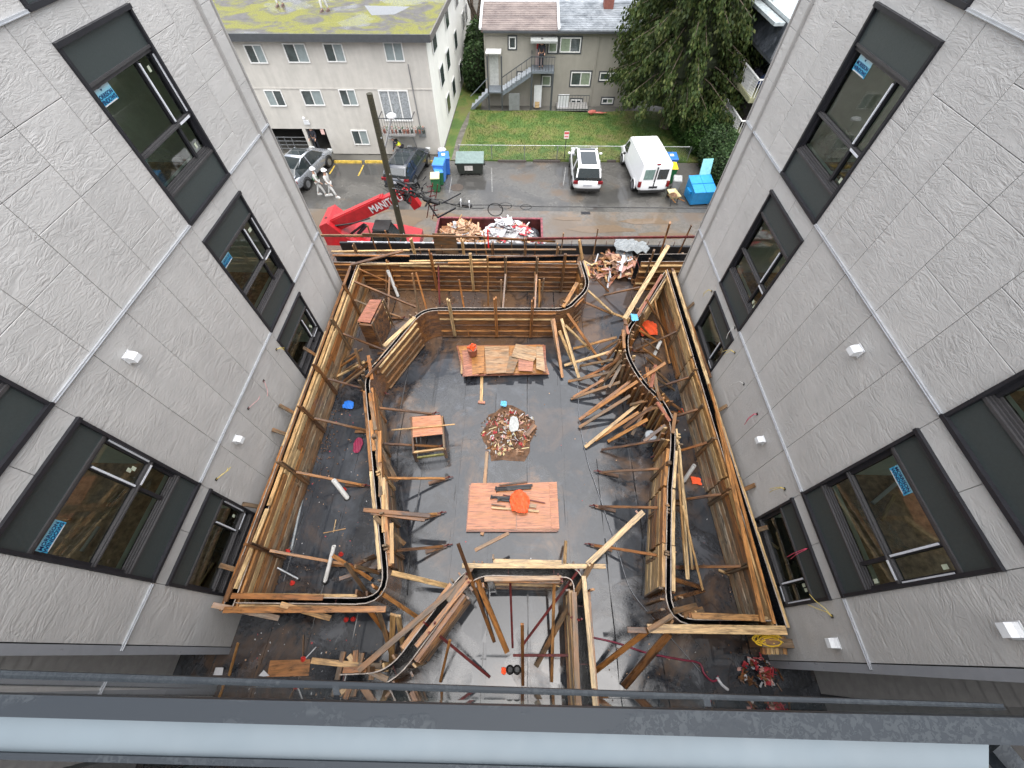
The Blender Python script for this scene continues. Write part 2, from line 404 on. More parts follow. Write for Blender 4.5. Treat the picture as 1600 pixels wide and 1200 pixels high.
# ------------------------------------------------------------------ ground and deck
gb = MB(); n = 24
for i in range(n):
    for j in range(n):
        pass
gb.face([(-140, -60, G - .06), (140, -60, G - .06), (140, 190, G - .06), (-140, 190, G - .06)])
tag(gb.build('ground', pm('distant_ground', (.12, .115, .10), .8, var=.3, ns=.3)), kind='structure')
lb = MB(); lb.box(-60, 60, 13.4, 22.6, G - .05, G); tag(lb.build('lane', LANE), kind='structure')
pb = MB(); pb.box(-40, 18.5, 22.6, 28.45, G - .05, G + .004); tag(pb.build('parking_lot', ASPH), kind='structure')
wb = MB(); wb.loft([[(-4.85 + .012 * k * k + R.uniform(-.04, .04), 28.6 + k, G + .008), (-4.45 + .012 * k * k + R.uniform(-.04, .04), 28.6 + k, G + .008)] for k in range(9)], cap=False, closed=False)
tag(wb.build('path', pm('wet_side_path', (.13, .12, .10), .6, var=.3, ns=2)), kind='structure')
lw = MB(); nx, ny = 40, 20
def lz(x, y): return G + .10 + .05 * math.sin(x * .9) + .04 * math.sin(y * 1.3 + x * .4)
for j in range(ny):
    for i in range(nx):
        x0 = -4.1 + 17.6 * i / nx; x1 = -4.1 + 17.6 * (i + 1) / nx; y0 = 28.5 + 7.6 * j / ny; y1 = 28.5 + 7.6 * (j + 1) / ny
        lw.face([(x0, y0, lz(x0, y0)), (x1, y0, lz(x1, y0)), (x1, y1, lz(x1, y1)), (x0, y1, lz(x0, y1))])
lw.face([(-5.55, 28.55, G - .0), (-4.102, 28.55, G - .0), (-3.3, 37, G - .0), (-3.4, 50, G), (-5.3, 50, G), (-5.3, 37, G - .0)])
lw.box(-4.1, 13.5, 28.46, 28.5, G, G + .1)
tag(lw.build('lawn', LAWN), kind='structure')
gr = MB(); RG = random.Random(3)
for _ in range(26000):
    x, y = RG.uniform(-4.0, 13.4), RG.uniform(28.55, 36); a = RG.uniform(0, 6.3); h = RG.uniform(.05, .13); w = .014; z = lz(x, y) - .005
    dx, dy = math.cos(a) * w, math.sin(a) * w
    gr.face([(x - dx, y - dy, z), (x + dx, y + dy, z), (x + RG.uniform(-.05, .05), y + RG.uniform(-.05, .05), z + h)])
tag(gr.build('grass', GRASS), kind='stuff')
st = MB(); st.box(-40, 60, 50, 60, G - .05, G + .02); tag(st.build('road', ASPH), kind='structure')

db = MB(); db.box(-9.2, 8.6, -3.0, 13.28, -14.52, D - .006)
deck = tag(db.build('podium_deck', MEMB), kind='structure')
SEAM = pm('bitumen_seam', (.018, .018, .020), .25, var=.5, ns=4)
x = -7.1; k = 0
while x < 6.5:
    w = .93; ys = [-1.6]
    y = -1.6 + R.uniform(1.2, 4.5)
    while y < 12.9: ys.append(y); y += R.uniform(4, 5.2)
    ys.append(12.95)
    for a, b2 in zip(ys[:-1], ys[1:]):
        lift = .002 + .004 * (k % 2) + R.uniform(0, .002); k += 1
        s = MB(); nn = 8
        top = []
        for q in range(nn + 1):
            yy = a + (b2 + .06 - a) * q / nn
            e1 = R.uniform(.000, .006); e2 = R.uniform(0, .006); wob = R.uniform(-.012, .012)
            top.append([(x - .04 + wob, yy, D + lift - .004), (x - .035 + wob, yy, D + lift + e1), (x - .006, yy, D + lift), (x + w - .08, yy, D + lift + .001), (x + w + .035 + wob, yy, D + lift + e2), (x + w + .04 + wob, yy, D + lift - .004)])
        s.loft(top, cap=False, closed=False)
        for fi in range(len(s.f)):
            if fi % 5 in (0, 1, 4): s.mi[fi] = 1
        s.build('membrane_sheet', [MEMB, SEAM], deck)
    x += w
# far parapet of the deck
par = MB(); par.box(-6.9, 8.2, 12.90, 13.0, D - .004, -9.70)
parapet = tag(par.build('parapet_wall', pm('black_upstand', (.014, .014, .016), .4, var=.2)), 'low black membrane covered upstand along the lane edge of the deck', 'parapet')
MB().box(-6.6, -1.15, 12.93, 12.98, -9.699, -9.67).build('edge_flashing', SILV, parapet)
for i in range(9):
    xx = -6.2 + i * .6 + R.uniform(-.15, .15); MB().box(xx, xx + .09, 12.905, 12.96, -9.698, -9.65).build('flashing_clip', WHITE, parapet)
for i in range(11):
    xx = 2.0 + i * .42 + R.uniform(-.1, .1); MB().bar((xx, 12.95, -9.72), (xx + R.uniform(-.02, .02), 12.95, -9.5), .016).build('anchor_rod', STEEL, parapet)

# ------------------------------------------------------------------ text helper
def text(s, size, mat, name, parent, origin, right, up, extr=.0015, sx=1.0, align='CENTER'):
    cu = bpy.data.curves.new('t', 'FONT'); cu.body = s; cu.size = size; cu.extrude = extr; cu.align_x = align; cu.align_y = 'CENTER'; cu.offset = size * .018; cu.resolution_u = 3
    to = bpy.data.objects.new('t', cu); col.objects.link(to)
    me = bpy.data.meshes.new_from_object(to.evaluated_get(bpy.context.evaluated_depsgraph_get())); bpy.data.objects.remove(to); bpy.data.curves.remove(cu)
    me.materials.clear(); me.materials.append(mat)
    o = bpy.data.objects.new(name, me); r, u = V(right).normalized(), V(up).normalized(); nn = r.cross(u)
    M = Matrix.Translation(V(origin)) @ Matrix((r, u, nn)).transposed().to_4x4() @ Matrix.Diagonal((sx, 1, 1, 1))
    return place(o, parent, M)

# ------------------------------------------------------------------ the two flanking wings
INK = pm('navy_print', (.01, .03, .12), .4, var=.02)
def sticker_mat():
    mt, t, b = newmat('sticker_print'); tc = t.nodes.new('ShaderNodeTexCoord'); s = t.nodes.new('ShaderNodeSeparateXYZ')
    t.links.new(tc.outputs['Generated'], s.inputs[0]); t.links.new(ramp(t, s.outputs[1], [(0.0, (.03, .30, .52)), (.35, (.08, .42, .62)), (.62, (.30, .56, .66)), (.85, (.62, .66, .68))]), b.inputs['Base Color'])
    b.inputs['Roughness'].default_value = .35; return mt
STK = sticker_mat()
T0, T1, T2 = -1.47, -4.37, -7.27
def wing(name, label, X, s, ysE, far, near, yend, narrow):
    P = lambda d, y, z: (X + s * d, y, z)
    Bx = lambda mb, d0, d1, y0, y1, z0, z1: mb.box(X + s * d0, X + s * d1, y0, y1, z0, z1)
    root = thing(name, label, 'building', (X + s * 4, 5, G))
    wins = []
    for (a, b2) in (far, near):
        wins += [(a, b2, T0, T0 + 2.55), (a, b2, T1, -1.81), (a, b2, T2, -4.75), (a, b2, -9.27, -7.6)]
    ys = sorted(set([-.13, yend] + [q for w in wins for q in w[:2]])); zs = sorted(set([-10.35, 1.5] + [q for w in wins for q in w[2:]]))
    back = MB()
    for i in range(len(ys) - 1):
        for j in range(len(zs) - 1):
            cy, cz = (ys[i] + ys[i + 1]) / 2, (zs[j] + zs[j + 1]) / 2
            if any(w[0] < cy < w[1] and w[2] < cz < w[3] for w in wins): continue
            Bx(back, .03, .20, ys[i], ys[i + 1], zs[j], zs[j + 1])
    back.build('backing_wall', pm('black_backing', (.02, .02, .02), .8), root)
    sh = MB(); Bx(sh, .2, 9, yend - .25, yend, -14.5, 1.5); 
    for (u, v) in ((-14.5, -10.0), (-7.7, -7.1), (-4.8, -4.2), (-1.9, -1.3), (1.2, 1.5)): Bx(sh, 8.8, 9, -3, yend - .25, u, v)  # unseen back facade, openings shaped to let sky light into the rooms
    for (u, v) in ((-10.0, -7.7), (-7.1, -4.8), (-4.2, -1.9), (-1.3, 1.2)):
        for y_ in (-3, .3, 3.2, 6.2, 9.0): Bx(sh, 8.8, 9, y_, y_ + .25, u, v)
    
    Bx(sh, .2, 5, -.13, .02, -10.35, 1.5); sh.build('outer_wall', CLAD, root)
    rf = MB(); Bx(rf, -.05, 9.1, -3, yend + .05, 1.5, 1.7); rf.build('roof', DKTRIM, root)
    # cladding panels
    g = .0035
    rowsS1 = [[-1.79, -2.22, -2.65, -3.50], [-1.79, -2.22, -2.65, -3.08], [-2.22, -3.08, -3.94], [-2.66, -3.08, -3.50]]
    ysE = ysE + [yend - .01]
    for i in range(len(ysE) - 1):
        y0, y1 = ysE[i], ysE[i + 1]; cy = (y0 + y1) / 2
        cw = sorted([w for w in wins if w[0] - .01 < cy < w[1] + .01], key=lambda w: w[2])
        cuts = [-10.12, T2, T1, T0, 1.5] + [q for w in cw for q in w[2:]] + rowsS1[i % 4] + [-.6 + .4 * (i % 2), .4 + .3 * (i % 3)]
        cuts = sorted(set(cuts))
        for a, b2 in zip(cuts[:-1], cuts[1:]):
            cz = (a + b2) / 2
            if b2 - a < .05 or any(w[2] < cz < w[3] for w in cw): continue
            zc = V(P(.012, cy, cz)); mb = MB()
            hy, hz = (y1 - y0) / 2 - g, (b2 - a) / 2 - g; e = .004
            pr = R.uniform(-.002, .002)
            o = mb.loft([[(s * (.018 + pr), -hy, -hz), (s * (.018 + pr), hy, -hz), (s * (.018 + pr), hy, hz), (s * (.018 + pr), -hy, hz)],
                         [(s * (-.008 + pr), -hy, -hz), (s * (-.008 + pr), hy, -hz), (s * (-.008 + pr), hy, hz), (s * (-.008 + pr), -hy, hz)],
                         [(s * (-.012 + pr), -hy + e, -hz + e), (s * (-.012 + pr), hy - e, -hz + e), (s * (-.012 + pr), hy - e, hz - e), (s * (-.012 + pr), -hy + e, hz - e)]])
            mb.build('cladding_panel', CLAD, root, Matrix.Translation(zc))
    # storey trims (between windows)
    for z in (T0, T1, T2):
        segs = [(near[1] + .02, far[0] - .02), (far[1] + .02, yend - .52), (yend - .44, yend)] + [(-.1, near[0] - .02)]
        for a, b2 in segs:
            mb = MB(); Bx(mb, -.028, .0, a, b2, z - .022, z + .010); Bx(mb, -.036, -.028, a, b2, z - .022, z - .014); mb.build('storey_trim', SILV, root)
    ct = MB(); Bx(ct, -.040, .0, yend - .52, yend - .445, -10.1, 1.45); Bx(ct, -.055, -.040, yend - .52, yend - .50, -10.1, 1.45); ct.build('corner_trim', GREYT, root)
    ce = MB(); Bx(ce, -.03, .2, yend + .001, yend + .03, -10.1, 1.45); ce.build('corner_edge', GREYT, root)
    ne = MB(); Bx(ne, -.016, .03, -.15, -.03, -10.12, 1.45); ne.build('end_flashing', pm('grey_end_flashing', (.26, .27, .29), .35, var=.04), root)
    # windows
    for (a, b2, zb, zt) in wins:
        low = zb < -8; nearw = a < 3
        fr = MB(); t = .045
        Bx(fr, -.035, .11, a, a + t, zb, zt); Bx(fr, -.035, .11, b2 - t, b2, zb, zt)
        Bx(fr, -.05, .11, a - .01, b2 + .01, zt - .03, zt + .025); Bx(fr, -.045, .11, a - .005, b2 + .005, zb - .02, zb + .035)
        wn = fr.build('window', FRAME, root)
        ta, tb = (zt - .45, zb + (.47 if not low else .10))
        for (u, v) in ((ta, zt - .03),) + (((zb + .035, tb),) if not low else ()):
            mb = MB(); Bx(mb, .015, .04, a + t, b2 - t, u, v); mb.build('spandrel_panel', SPAN, wn)
        mb = MB(); Bx(mb, -.01, .1, a + t, b2 - t, ta - .035, ta); Bx(mb, .02, .1, a + t, b2 - t, ta - .085, ta - .035); mb.build('head_rail', FRAME2, wn)
        mb = MB(); Bx(mb, -.01, .1, a + t, b2 - t, tb, tb + .035)
        for q in range(3): Bx(mb, .02 + q * .02, .1, a + t, b2 - t, tb + .035 + q * .03, tb + .06 + q * .03)
        mb.build('sill', FRAME2, wn)
        hz = zb + 1.11 if not low else zb + .36
        vy = a + .40 if narrow == 'near' else b2 - .47
        mb = MB(); Bx(mb, .025, .1, a + t, b2 - t, hz - .03, hz + .03); Bx(mb, .0, .025, a + t, b2 - t, hz - .012, hz + .012); mb.build('horizontal_mullion', FRAME2, wn)
        mb = MB(); Bx(mb, .03, .1, vy - .028, vy + .028, tb + .1, hz - .03); Bx(mb, .03, .1, vy - .028, vy + .028, hz + .03, ta - .085); mb.build('vertical_mullion', FRAME, wn)
        for (u, v) in ((a + t, a + t + .05), (b2 - t - .05, b2 - t)): sd_ = MB(); Bx(sd_, .04, .1, u, v, tb + .1, ta - .085); sd_.build('sash', FRAME, wn)
        for (p, q) in ((a + t + .05, vy - .028), (vy + .028, b2 - t - .05)):
            for (u, v) in ((tb + .125, hz - .03), (hz + .03, ta - .085)):
                mb = MB(); mb.face([P(.075, p, u), P(.075, q, u), P(.075, q, v), P(.075, p, v)][::-s]); mb.build('glass_pane', GLASS, wn)
        # white protective strips on the opening sash
        side = (a + t + .012, vy) if narrow == 'near' else (vy, b2 - t - .012)
        mb = MB()
        for yy in (side if not (s > 0 and not nearw) else side[1:]):
            Bx(mb, .012, .028, yy - .012, yy + .016, hz + .06, ta - .12)
        p0, p1 = min(side) + .04, max(side) - .04
        Bx(mb, -.004, .0, p0, p1, hz - .016, hz + .018)
        mb.build('protective_strip', FILM, wn)
        # stickers, labels
        spec = None
        if not nearw and zb in (T1, T2): spec = ((8.10 - .46 if s > 0 else 6.36), -2.30 if zb == T1 else -5.22)
        if nearw and zb == T2: spec = ((2.34 - .42) if s > 0 else .93, -5.22)
        if spec and not (s > 0 and zb == T2 and not nearw):
            y0, z1 = spec; w_, h_ = .40, .27; rdir = V((0, -s, 0)); nrm = V((-s, 0, 0))
            cpos = V(P(.068, y0 + w_ / 2, z1 - h_ / 2))
            Ms = Matrix.Translation(cpos) @ Matrix((rdir, V((0, 0, 1)), rdir.cross(V((0, 0, 1))))).transposed().to_4x4()
            mb = MB(); mb.face([(-w_/2, -h_/2, 0), (w_/2, -h_/2, 0), (w_/2, h_/2 - .0, 0), (-w_/2, h_/2, 0)]); mb.build('sticker', STK, wn, Ms)
            o = cpos + nrm * .003
            text('MORRISON', .072, INK, 'lettering', wn, o + V((0, 0, -.025)), rdir, (0, 0, 1), sx=.98)
            text('WINDOWS', .072, INK, 'lettering', wn, o + V((0, 0, -.088)), rdir, (0, 0, 1), sx=1.02)
            text('MMW', .034, INK, 'emblem', wn, o + V((0, 0, .075)), rdir, (0, 0, 1))
            text('W', .034, INK, 'emblem', wn, o + V((0, 0, .04)), rdir, (0, 0, 1))
            MB().bar(o + rdir * -.17 + V((0, 0, -.125)), o + rdir * .17 + V((0, 0, -.125)), .014, .001, up=nrm).build('white_edge', WHITE, wn)
        for q in range(2):
            yy = (side[0] + side[1]) / 2 + R.uniform(-.08, .08); zz = R.choice([tb + .2, hz + .2, ta - .25]) + R.uniform(-.05, .05)
            mb = MB(); Bx(mb, .070, .072, yy - .03, yy + .03, zz - .04, zz + .04); mb.build('glass_label', pm('pale_green_label', (.50, .55, .42), .5), wn)
        # room behind
        d1 = 6.0; za, zc_ = zb + .42 - (.6 if low else 0), zt + (.0)
        za = {T0: T0 + .05, T1: T1 + .05, T2: T2 + .05}.get(zb, -10.1); zc_ = za + 2.65; y0, y1 = a - .35, b2 + .35
        fl = MB(); fl.face([P(.2, y0, za), P(d1, y0, za), P(d1, y1, za), P(.2, y1, za)]); fl.build('room_floor', OSB, root)
        wl = MB(); wl.face([P(d1, y0 + .1, za), P(d1, y0 + .5, za), P(d1, y0 + .5, zc_), P(d1, y0 + .1, zc_)])
        wl.face([P(.2, y0, za), P(d1, y0, za), P(d1, y0, zc_), P(.2, y0, zc_)]); wl.face([P(.2, y1, za), P(d1, y1, za), P(d1, y1, zc_), P(.2, y1, zc_)])
        wl.face([P(.2, y0, zc_), P(d1, y0, zc_), P(d1, y1, zc_), P(.2, y1, zc_)])
        Bx(wl, .12, .2, a, b2, tb + .0, tb + .10); wl.build('room_wall', DRY, root)
        # clutter: plastic sheet, offcuts
        if R.random() < .9:
            mb = MB(); cx_ = R.uniform(a + .3, b2 - .5); rows = []
            for i in range(7):
                rows.append([P(.35 + i * .1 + R.uniform(-.03, .03), cx_ + j * .16 + R.uniform(-.05, .05), tb + .3 + .28 * math.sin(j * .8 + i * .5) - i * .07 + R.uniform(-.05, .05)) for j in range(6)])
            mb.loft(rows, cap=False, closed=False); mb.build('plastic_sheet', PFILM, root, smooth=True)
        for q in range(3):
            p = V(P(R.uniform(.4, 2.0), R.uniform(a, b2), za + .05)); ang = R.uniform(0, 3.1)
            board(p, p + V((math.cos(ang), math.sin(ang), 0)) * R.uniform(.4, 1.2), .06, .03, WF if q else WHITE, 'offcut', root)
    return root
LE = [-.02, .84, 1.70, 2.52, 3.35, 4.17, 5.01, 5.85, 6.28, 7.13, 7.97, 8.82, 9.63]
RE = [-.02, .85, 1.71, 2.57, 3.46, 4.34, 5.24, 6.12, 6.52, 7.37, 8.22, 9.08, 9.98]
wl_ = wing('apartment_wing', 'new grey apartment wing on the left of the courtyard with embossed cladding', XL, -1, LE, (6.28, 7.97), (.84, 2.52), 10.17, 'far')
wr_ = wing('apartment_wing', 'new grey apartment wing on the right of the courtyard with embossed cladding', XR, 1, RE, (6.52, 8.22), (.85, 2.57), 10.52, 'near')
# recessed lap siding next to our own facade
LAP = pm('grey_lap_siding', (.34, .33, .32), .5, var=.08)
for s, X, rt in ((-1, XL - 1.0, wl_), (1, XR + .85, wr_)):
    for i in range(34):
        z = D + .02 + i * .205
        mb = MB(); mb.loft([[(X, y, z), (X - s * .016, y, z), (X - s * .004, y, z + .20), (X, y, z + .20)] for y in (-1.7, -.10)]); mb.build('siding_board', LAP, rt)
    MB().box(X - s * .04, X - s * .001, -.62, -.55, D, -3).build('siding_batten', FRAME, rt)
    MB().box(X, X + s * .1, -1.8, -.0, D, -1).build('siding_backing', FRAME, rt)
    MB().box(X - s * .001, (XL if s < 0 else XR) + s * .21, -.129, -.04, D, 1.5).build('return_wall', FRAME, rt)

# wall vents, cable stubs, small holes
def vent(px, py, X, s, label):
    p = atx(px, py, X); y, z = p.y, p.z; x0 = X - s * .012
    mb = MB(); mb.box(x0 - s * .012, x0, y - .085, y + .085, z - .085, z + .085)
    prof = [(0, .07), (.06, .065), (.115, .03), (.125, -.05), (.0, -.06)]
    mb.loft([[(x0 - s * (.012 + q[0]), y + e, z + q[1]) for q in prof] for e in (-.07, .07)])
    o = mb.build('vent_hood', WHITE); tag(o, label, 'vent hood', 'white vent hoods on the new walls')
    MB().box(x0 - s * .11, x0 - s * .02, y - .06, y + .06, z - .064, z - .061).build('grille', FRAME, o)
vent(200, 558, XL, -1, 'larger white vent hood on the left grey wall between two silver trims')
vent(368, 687, XL, -1, 'smaller white vent hood low on the left grey wall below the silver trim')
vent(1343, 548, XR, 1, 'white vent hood on the right grey wall between two silver trims, far half')
vent(1193, 688, XR, 1, 'white vent hood low on the right wall near the formwork top')
vent(1308, 1005, XR, 1, 'white vent hood on the right wall beside the bottom of a silver trim')
vent(1590, 985, XR, 1, 'white vent hood at the right edge of the picture on the grey wall')
def stub(px, py, X, s, c, label, dirs):
    p = atx(px, py, X - s * .012); mb = MB(); mb.box(p.x - s * .003, p.x + s * .001, p.y - .03, p.y + .03, p.z - .03, p.z + .03, 1)
    for (dy, dz) in dirs:
        L = [p, p + V((-s * .08, dy * .3, .02)), p + V((-s * .12, dy * .7, dz * .5)), p + V((-s * .10, dy, dz))]
        mb.tube(L, .006, 5, 0)
    tag(mb.build('cable_stub', [pm('cable_' + c, {'yellow': (.62, .48, .12), 'red': (.55, .06, .12), 'white': (.6, .6, .58), 'pink': (.55, .28, .28)}[c], .5), BLACK]), label, 'cable', 'cable ends left hanging from the new walls')
stub(432, 546, XL, -1, 'yellow', 'yellow cable end hanging beside the small lower window of the left wall', [(.14, -.12), (.08, -.14)])
stub(388, 638, XL, -1, 'pink', 'pink cable end poking from the left wall above the lower vent hood', [(.35, -.05)])
stub(412, 595, XL, -1, 'pink', 'long thin pink cable hanging on the left wall near the formwork', [(-.3, -.2)])
stub(338, 749, XL, -1, 'yellow', 'yellow cable end beside the silver trim of the left wall', [(.3, -.1), (.26, -.04)])
stub(1148, 512, XR, 1, 'white', 'white cable end beside the lowest far window of the right wall', [(-.1, -.3)])
stub(1112, 455, XR, 1, 'yellow', 'yellow cable end high beside the corner of the right wall', [(.15, -.25), (.1, -.3)])
stub(1148, 551, XR, 1, 'yellow', 'yellow cable end just below the lowest far window on the right', [(.15, -.3), (.25, -.28)])
stub(1162, 600, XR, 1, 'white', 'grey cable hanging from the bare right wall under the small window', [(.2, -.4)])
stub(1183, 647, XR, 1, 'red', 'red cable end on the right wall above the small vent hood', [(-.05, -.4), (-.02, -.3)])
stub(1226, 764, XR, 1, 'yellow', 'yellow cable end on the right wall above the lower near window', [(.1, -.3), (.05, -.34)])
stub(1300, 963, XR, 1, 'yellow', 'yellow cable end on the right wall below the lower near window', [(.35, -.22), (.2, -.36)])
stub(1262, 857, XR, 1, 'red', 'red cable end hanging across the glass of the lower near window', [(-.05, -.5), (-.1, -.42)])

# ------------------------------------------------------------------ our own balcony: guard rail and parapet cap
def strip(pyL0, pyL1, pyR0, pyR1, z, x0=-40, x1=1700, h=.04):
    a, b2 = atz(x0, pyL0 , z), atz(x1, pyR0, z); c, d = atz(x1, pyR1, z), atz(x0, pyL1, z)
    mb = MB(); mb.loft([[q + V((0, 0, -h)) for q in (a, b2, c, d)], [q.copy() for q in (a, b2, c, d)]]); return mb
def wetrail():
    mt, t, b = newmat('wet_dark_rail_paint'); vec = coords(t, rnd=False)
    n1 = noise(t, vec, 95, 3, .55, 1.2); msk = noise(t, coords(t, (3, 10, 10), rnd=False), 1.6, 3, .5)
    drops = mix(t, ramp(t, msk, [(.46, 0.0), (.52, 1.0)]), 0.0 if False else (0, 0, 0), ramp(t, n1, [(.50, 0), (.515, 1)]))
    t.links.new(mix(t, drops, (.016, .020, .025), (.026, .031, .036)), b.inputs['Base Color']); b.inputs['Roughness'].default_value = .45; b.inputs['Specular IOR Level'].default_value = .15
    bump(t, b, drops, .35, .003); return mt
WRAIL = wetrail()
guard = thing('guard_rail', 'dark metal balcony guard rail with glass across the bottom of the view', 'railing', (0, -.15, -2))
strip(1084, 1119, 1124, 1168, -.85, h=.035).build('top_rail', WRAIL, guard)
strip(1046, 1069, 1100, 1118, -1.9, x1=1568, h=.05).build('bottom_rail', WRAIL, guard)
strip(1068.5, 1075, 1116.5, 1119, -1.92, x0=520, x1=1500, h=.02).build('rail_flashing', BLUEM, guard)
ga, gb_ = atz(-40, 1083, -.9), atz(1700, 1124, -.9); gc, gd = atz(1700, 1108, -1.86), atz(-40, 1053, -1.86)
for i in range(3):
    t0, t1 = i / 3 + .003, (i + 1) / 3 - .003
    mb = MB(); mb.face([ga.lerp(gb_, t0), ga.lerp(gb_, t1), gd.lerp(gc, t1), gd.lerp(gc, t0)]); mb.build('glass_pane', glass('guard_glass', (.62, .72, .70), ior=1.5) if i == 0 else bpy.data.materials['guard_glass'], guard)
cap = strip(1117, 1174, 1163, 1217, -.88, x1=1545, h=.03).build('parapet_cap', BLUEM)
tag(cap, 'wet pale blue grey metal parapet cap along the bottom edge of the view', 'flashing')
strip(1175, 1186, 1219, 1232, -.87, x1=1640, h=.04).build('cap_rail', WRAIL, cap)
e0, e1 = atz(1548, 1163, -.93), atz(1600, 1225, -.93)
MB().bar(e0, e1, .035, .03).build('end_bar', WRAIL, cap)
a_, b_ = atz(-60, 1190, -1.3), atz(1700, 1190, -1.3)
own = thing('own_building', 'dark glazed facade of the building the picture is taken from', 'building', (0, -2, G))
mb = MB(); mb.box(-7, 6.2, -3.6, -1.63, -1.75, -1.5); mb.build('balcony_slab', CONC, own)
mb = MB(); mb.box(-7, 6.2, -2.6, -1.62, D - .2, -1.75); mb.build('facade_wall', SPAN, own)
for i in range(8):
    MB().box(-6.6 + i * 1.6, -5.2 + i * 1.6, -1.615, -1.60, -9.6, -7.6).build('window', CARGL, own)
# ------------------------------------------------------------------ formwork
TOP = D + 1.22
def smooth(pts, rad):
    "fillet the corners of a plan polyline; rad per inner vertex"
    out = [V((pts[0][0], pts[0][1], 0))]
    for i in range(1, len(pts) - 1):
        p = V((*pts[i], 0)); a = V((*pts[i - 1], 0)); b = V((*pts[i + 1], 0)); r = rad[i - 1]
        if r <= 0: out.append(p); continue
        u = (a - p).normalized(); w = (b - p).normalized()
        r1 = min(r, (a - p).length * .48, (b - p).length * .48)
        A, B = p + u * r1, p + w * r1
        for k in range(7):
            t = k / 6; out.append(A * (1 - t) ** 2 + p * 2 * t * (1 - t) + B * t * t)
    out.append(V((*pts[-1], 0))); return out
def offset(pts, d):
    out = []
    for i, p in enumerate(pts):
        t = (pts[min(i + 1, len(pts) - 1)] - pts[max(i - 1, 0)]).normalized(); out.append(p + V((-t.y, t.x, 0)) * d)
    return out
def resample(pts, s):
    L = [0]
    for a, b in zip(pts, pts[1:]): L.append(L[-1] + (b - a).length)
    n = max(1, int(L[-1] / s)); out = []; j = 0
    for k in range(n + 1):
        t = L[-1] * k / n
        while j < len(L) - 2 and L[j + 1] < t: j += 1
        f = (t - L[j]) / max(1e-9, L[j + 1] - L[j]); out.append((pts[j].lerp(pts[j + 1], f), (pts[j + 1] - pts[j]).normalized()))
    return out
PEDGE = pm('pale_plywood_edge', (.34, .29, .25), .5, var=.25); GAPSHADE = pm('painted_gap_shade', (.012, .013, .016), .3, var=.2)  # gap-side faces painted black to stand for shade between the sheets
Z = lambda p, z: V((p.x, p.y, z))
def formwork(label, pts, rad, gap, sides, group=None, heights=(.07, .33, .60, .86, 1.12), tone=(.3, .3, .2, .2), ply=WP, fan=.17, wdeep=.089, name='formwork', nocurve=(), low=None, wt=.038, legt=None):
    c = smooth(pts, rad); root = thing(name, label, 'formwork', (c[0].x, c[0].y, D), group=group)
    for side in (-1, 1):
        pl = offset(c, side * gap / 2)
        # split into straight and curved stretches
        i = 0; runs = []
        while i < len(pl) - 1:
            if (pl[i + 1] - pl[i]).length > .42: runs.append(('s', [pl[i], pl[i + 1]])); i += 1
            else:
                j = i
                while j < len(pl) - 1 and (pl[j + 1] - pl[j]).length <= .42: j += 1
                runs.append(('c', pl[i:j + 1])); i = j
        for kind, q in runs:
            L = sum((b - a).length for a, b in zip(q, q[1:]))
            npc = max(1, round(L / 2.44)) if kind == 's' else 1
            for k in range(npc):
                if kind == 's': seg = [q[0].lerp(q[1], k / npc), q[0].lerp(q[1], (k + 1) / npc)]
                else: seg = q
                o = offset(seg, side * .019); dz = R.uniform(-.012, .012); zb = D + .012; lean = side * R.uniform(-.006, .006)
                if kind == 's':
                    dd = (seg[1] - seg[0]).normalized() * .002; A = [seg[0] + dd, seg[1] - dd]; B = [o[0] + dd, o[1] - dd]
                else: A, B = seg, o
                mb = MB(); mb.loft([[Z(a, zb), Z(b, zb), Z(b, TOP + dz), Z(a, TOP + dz)] for a, b in zip(A, B)])
                for fi in range((len(A) - 1) * 4):
                    if fi % 4 == 2: mb.mi[fi] = 1
                    if fi % 4 == 3: mb.mi[fi] = 2
                mb.build('plywood_sheet', [ply, PEDGE, GAPSHADE], root)
            if side not in sides: continue
            if kind == 's' and L > .45:
                n = max(1, round(L / 3.0)); d = (q[1] - q[0]).normalized(); nn = V((-d.y, d.x, 0)) * side
                for h in heights:
                    cuts = [0] + [(k + R.uniform(-.25, .25)) / n for k in range(1, n)] + [1]
                    for a, b in zip(cuts, cuts[1:]):
                        e0 = R.uniform(-.0, .05) if a == 0 else .01; e1 = R.uniform(-.0, .05) if b == 1 else .01
                        z = D + h + R.uniform(-.018, .018); dp = wdeep; tk_ = wt
                        if legt and abs(d.y) > .93: tk_, dp = legt, .07
                        off = .021 + dp / 2 + R.uniform(0, .014)
                        p0 = q[0].lerp(q[1], a) + d * e0 + nn * off; p1 = q[0].lerp(q[1], b) - d * e1 + nn * off
                        top = h > 1.05
                        board(Z(p0, z), Z(p1, z + R.uniform(-.008, .008)), dp, tk_, ((rw(tone) if h > .8 or low is None else (R.choice([WC, WC, WC, WG, WO]) if low == 'c' else rw(low))) if not top else rw((.6, .3, .05, .05))), 'wale', root)
            elif kind == 'c' and side not in nocurve:
                for p, t in resample(q, fan):
                    nn = V((-t.y, t.x, 0)) * side; pp = p + nn * (.021 + .045)
                    h = R.uniform(.9, 1.36)
                    board(Z(pp, D + .02), Z(pp + nn * R.uniform(-.02, .08) + t * R.uniform(-.05, .05), D + h), .038, .089, rw((.1, .2, .4, .3)), 'rib', root, up=nn)
    # spreader bits across the gap
    for p, t in resample(c, .9):
        nn = V((-t.y, t.x, 0)); 
        MB().bar(Z(p - nn * gap * .5, TOP - .25), Z(p + nn * gap * .5, TOP - .25), .01).build('form_tie', STEEL, root)
    return root
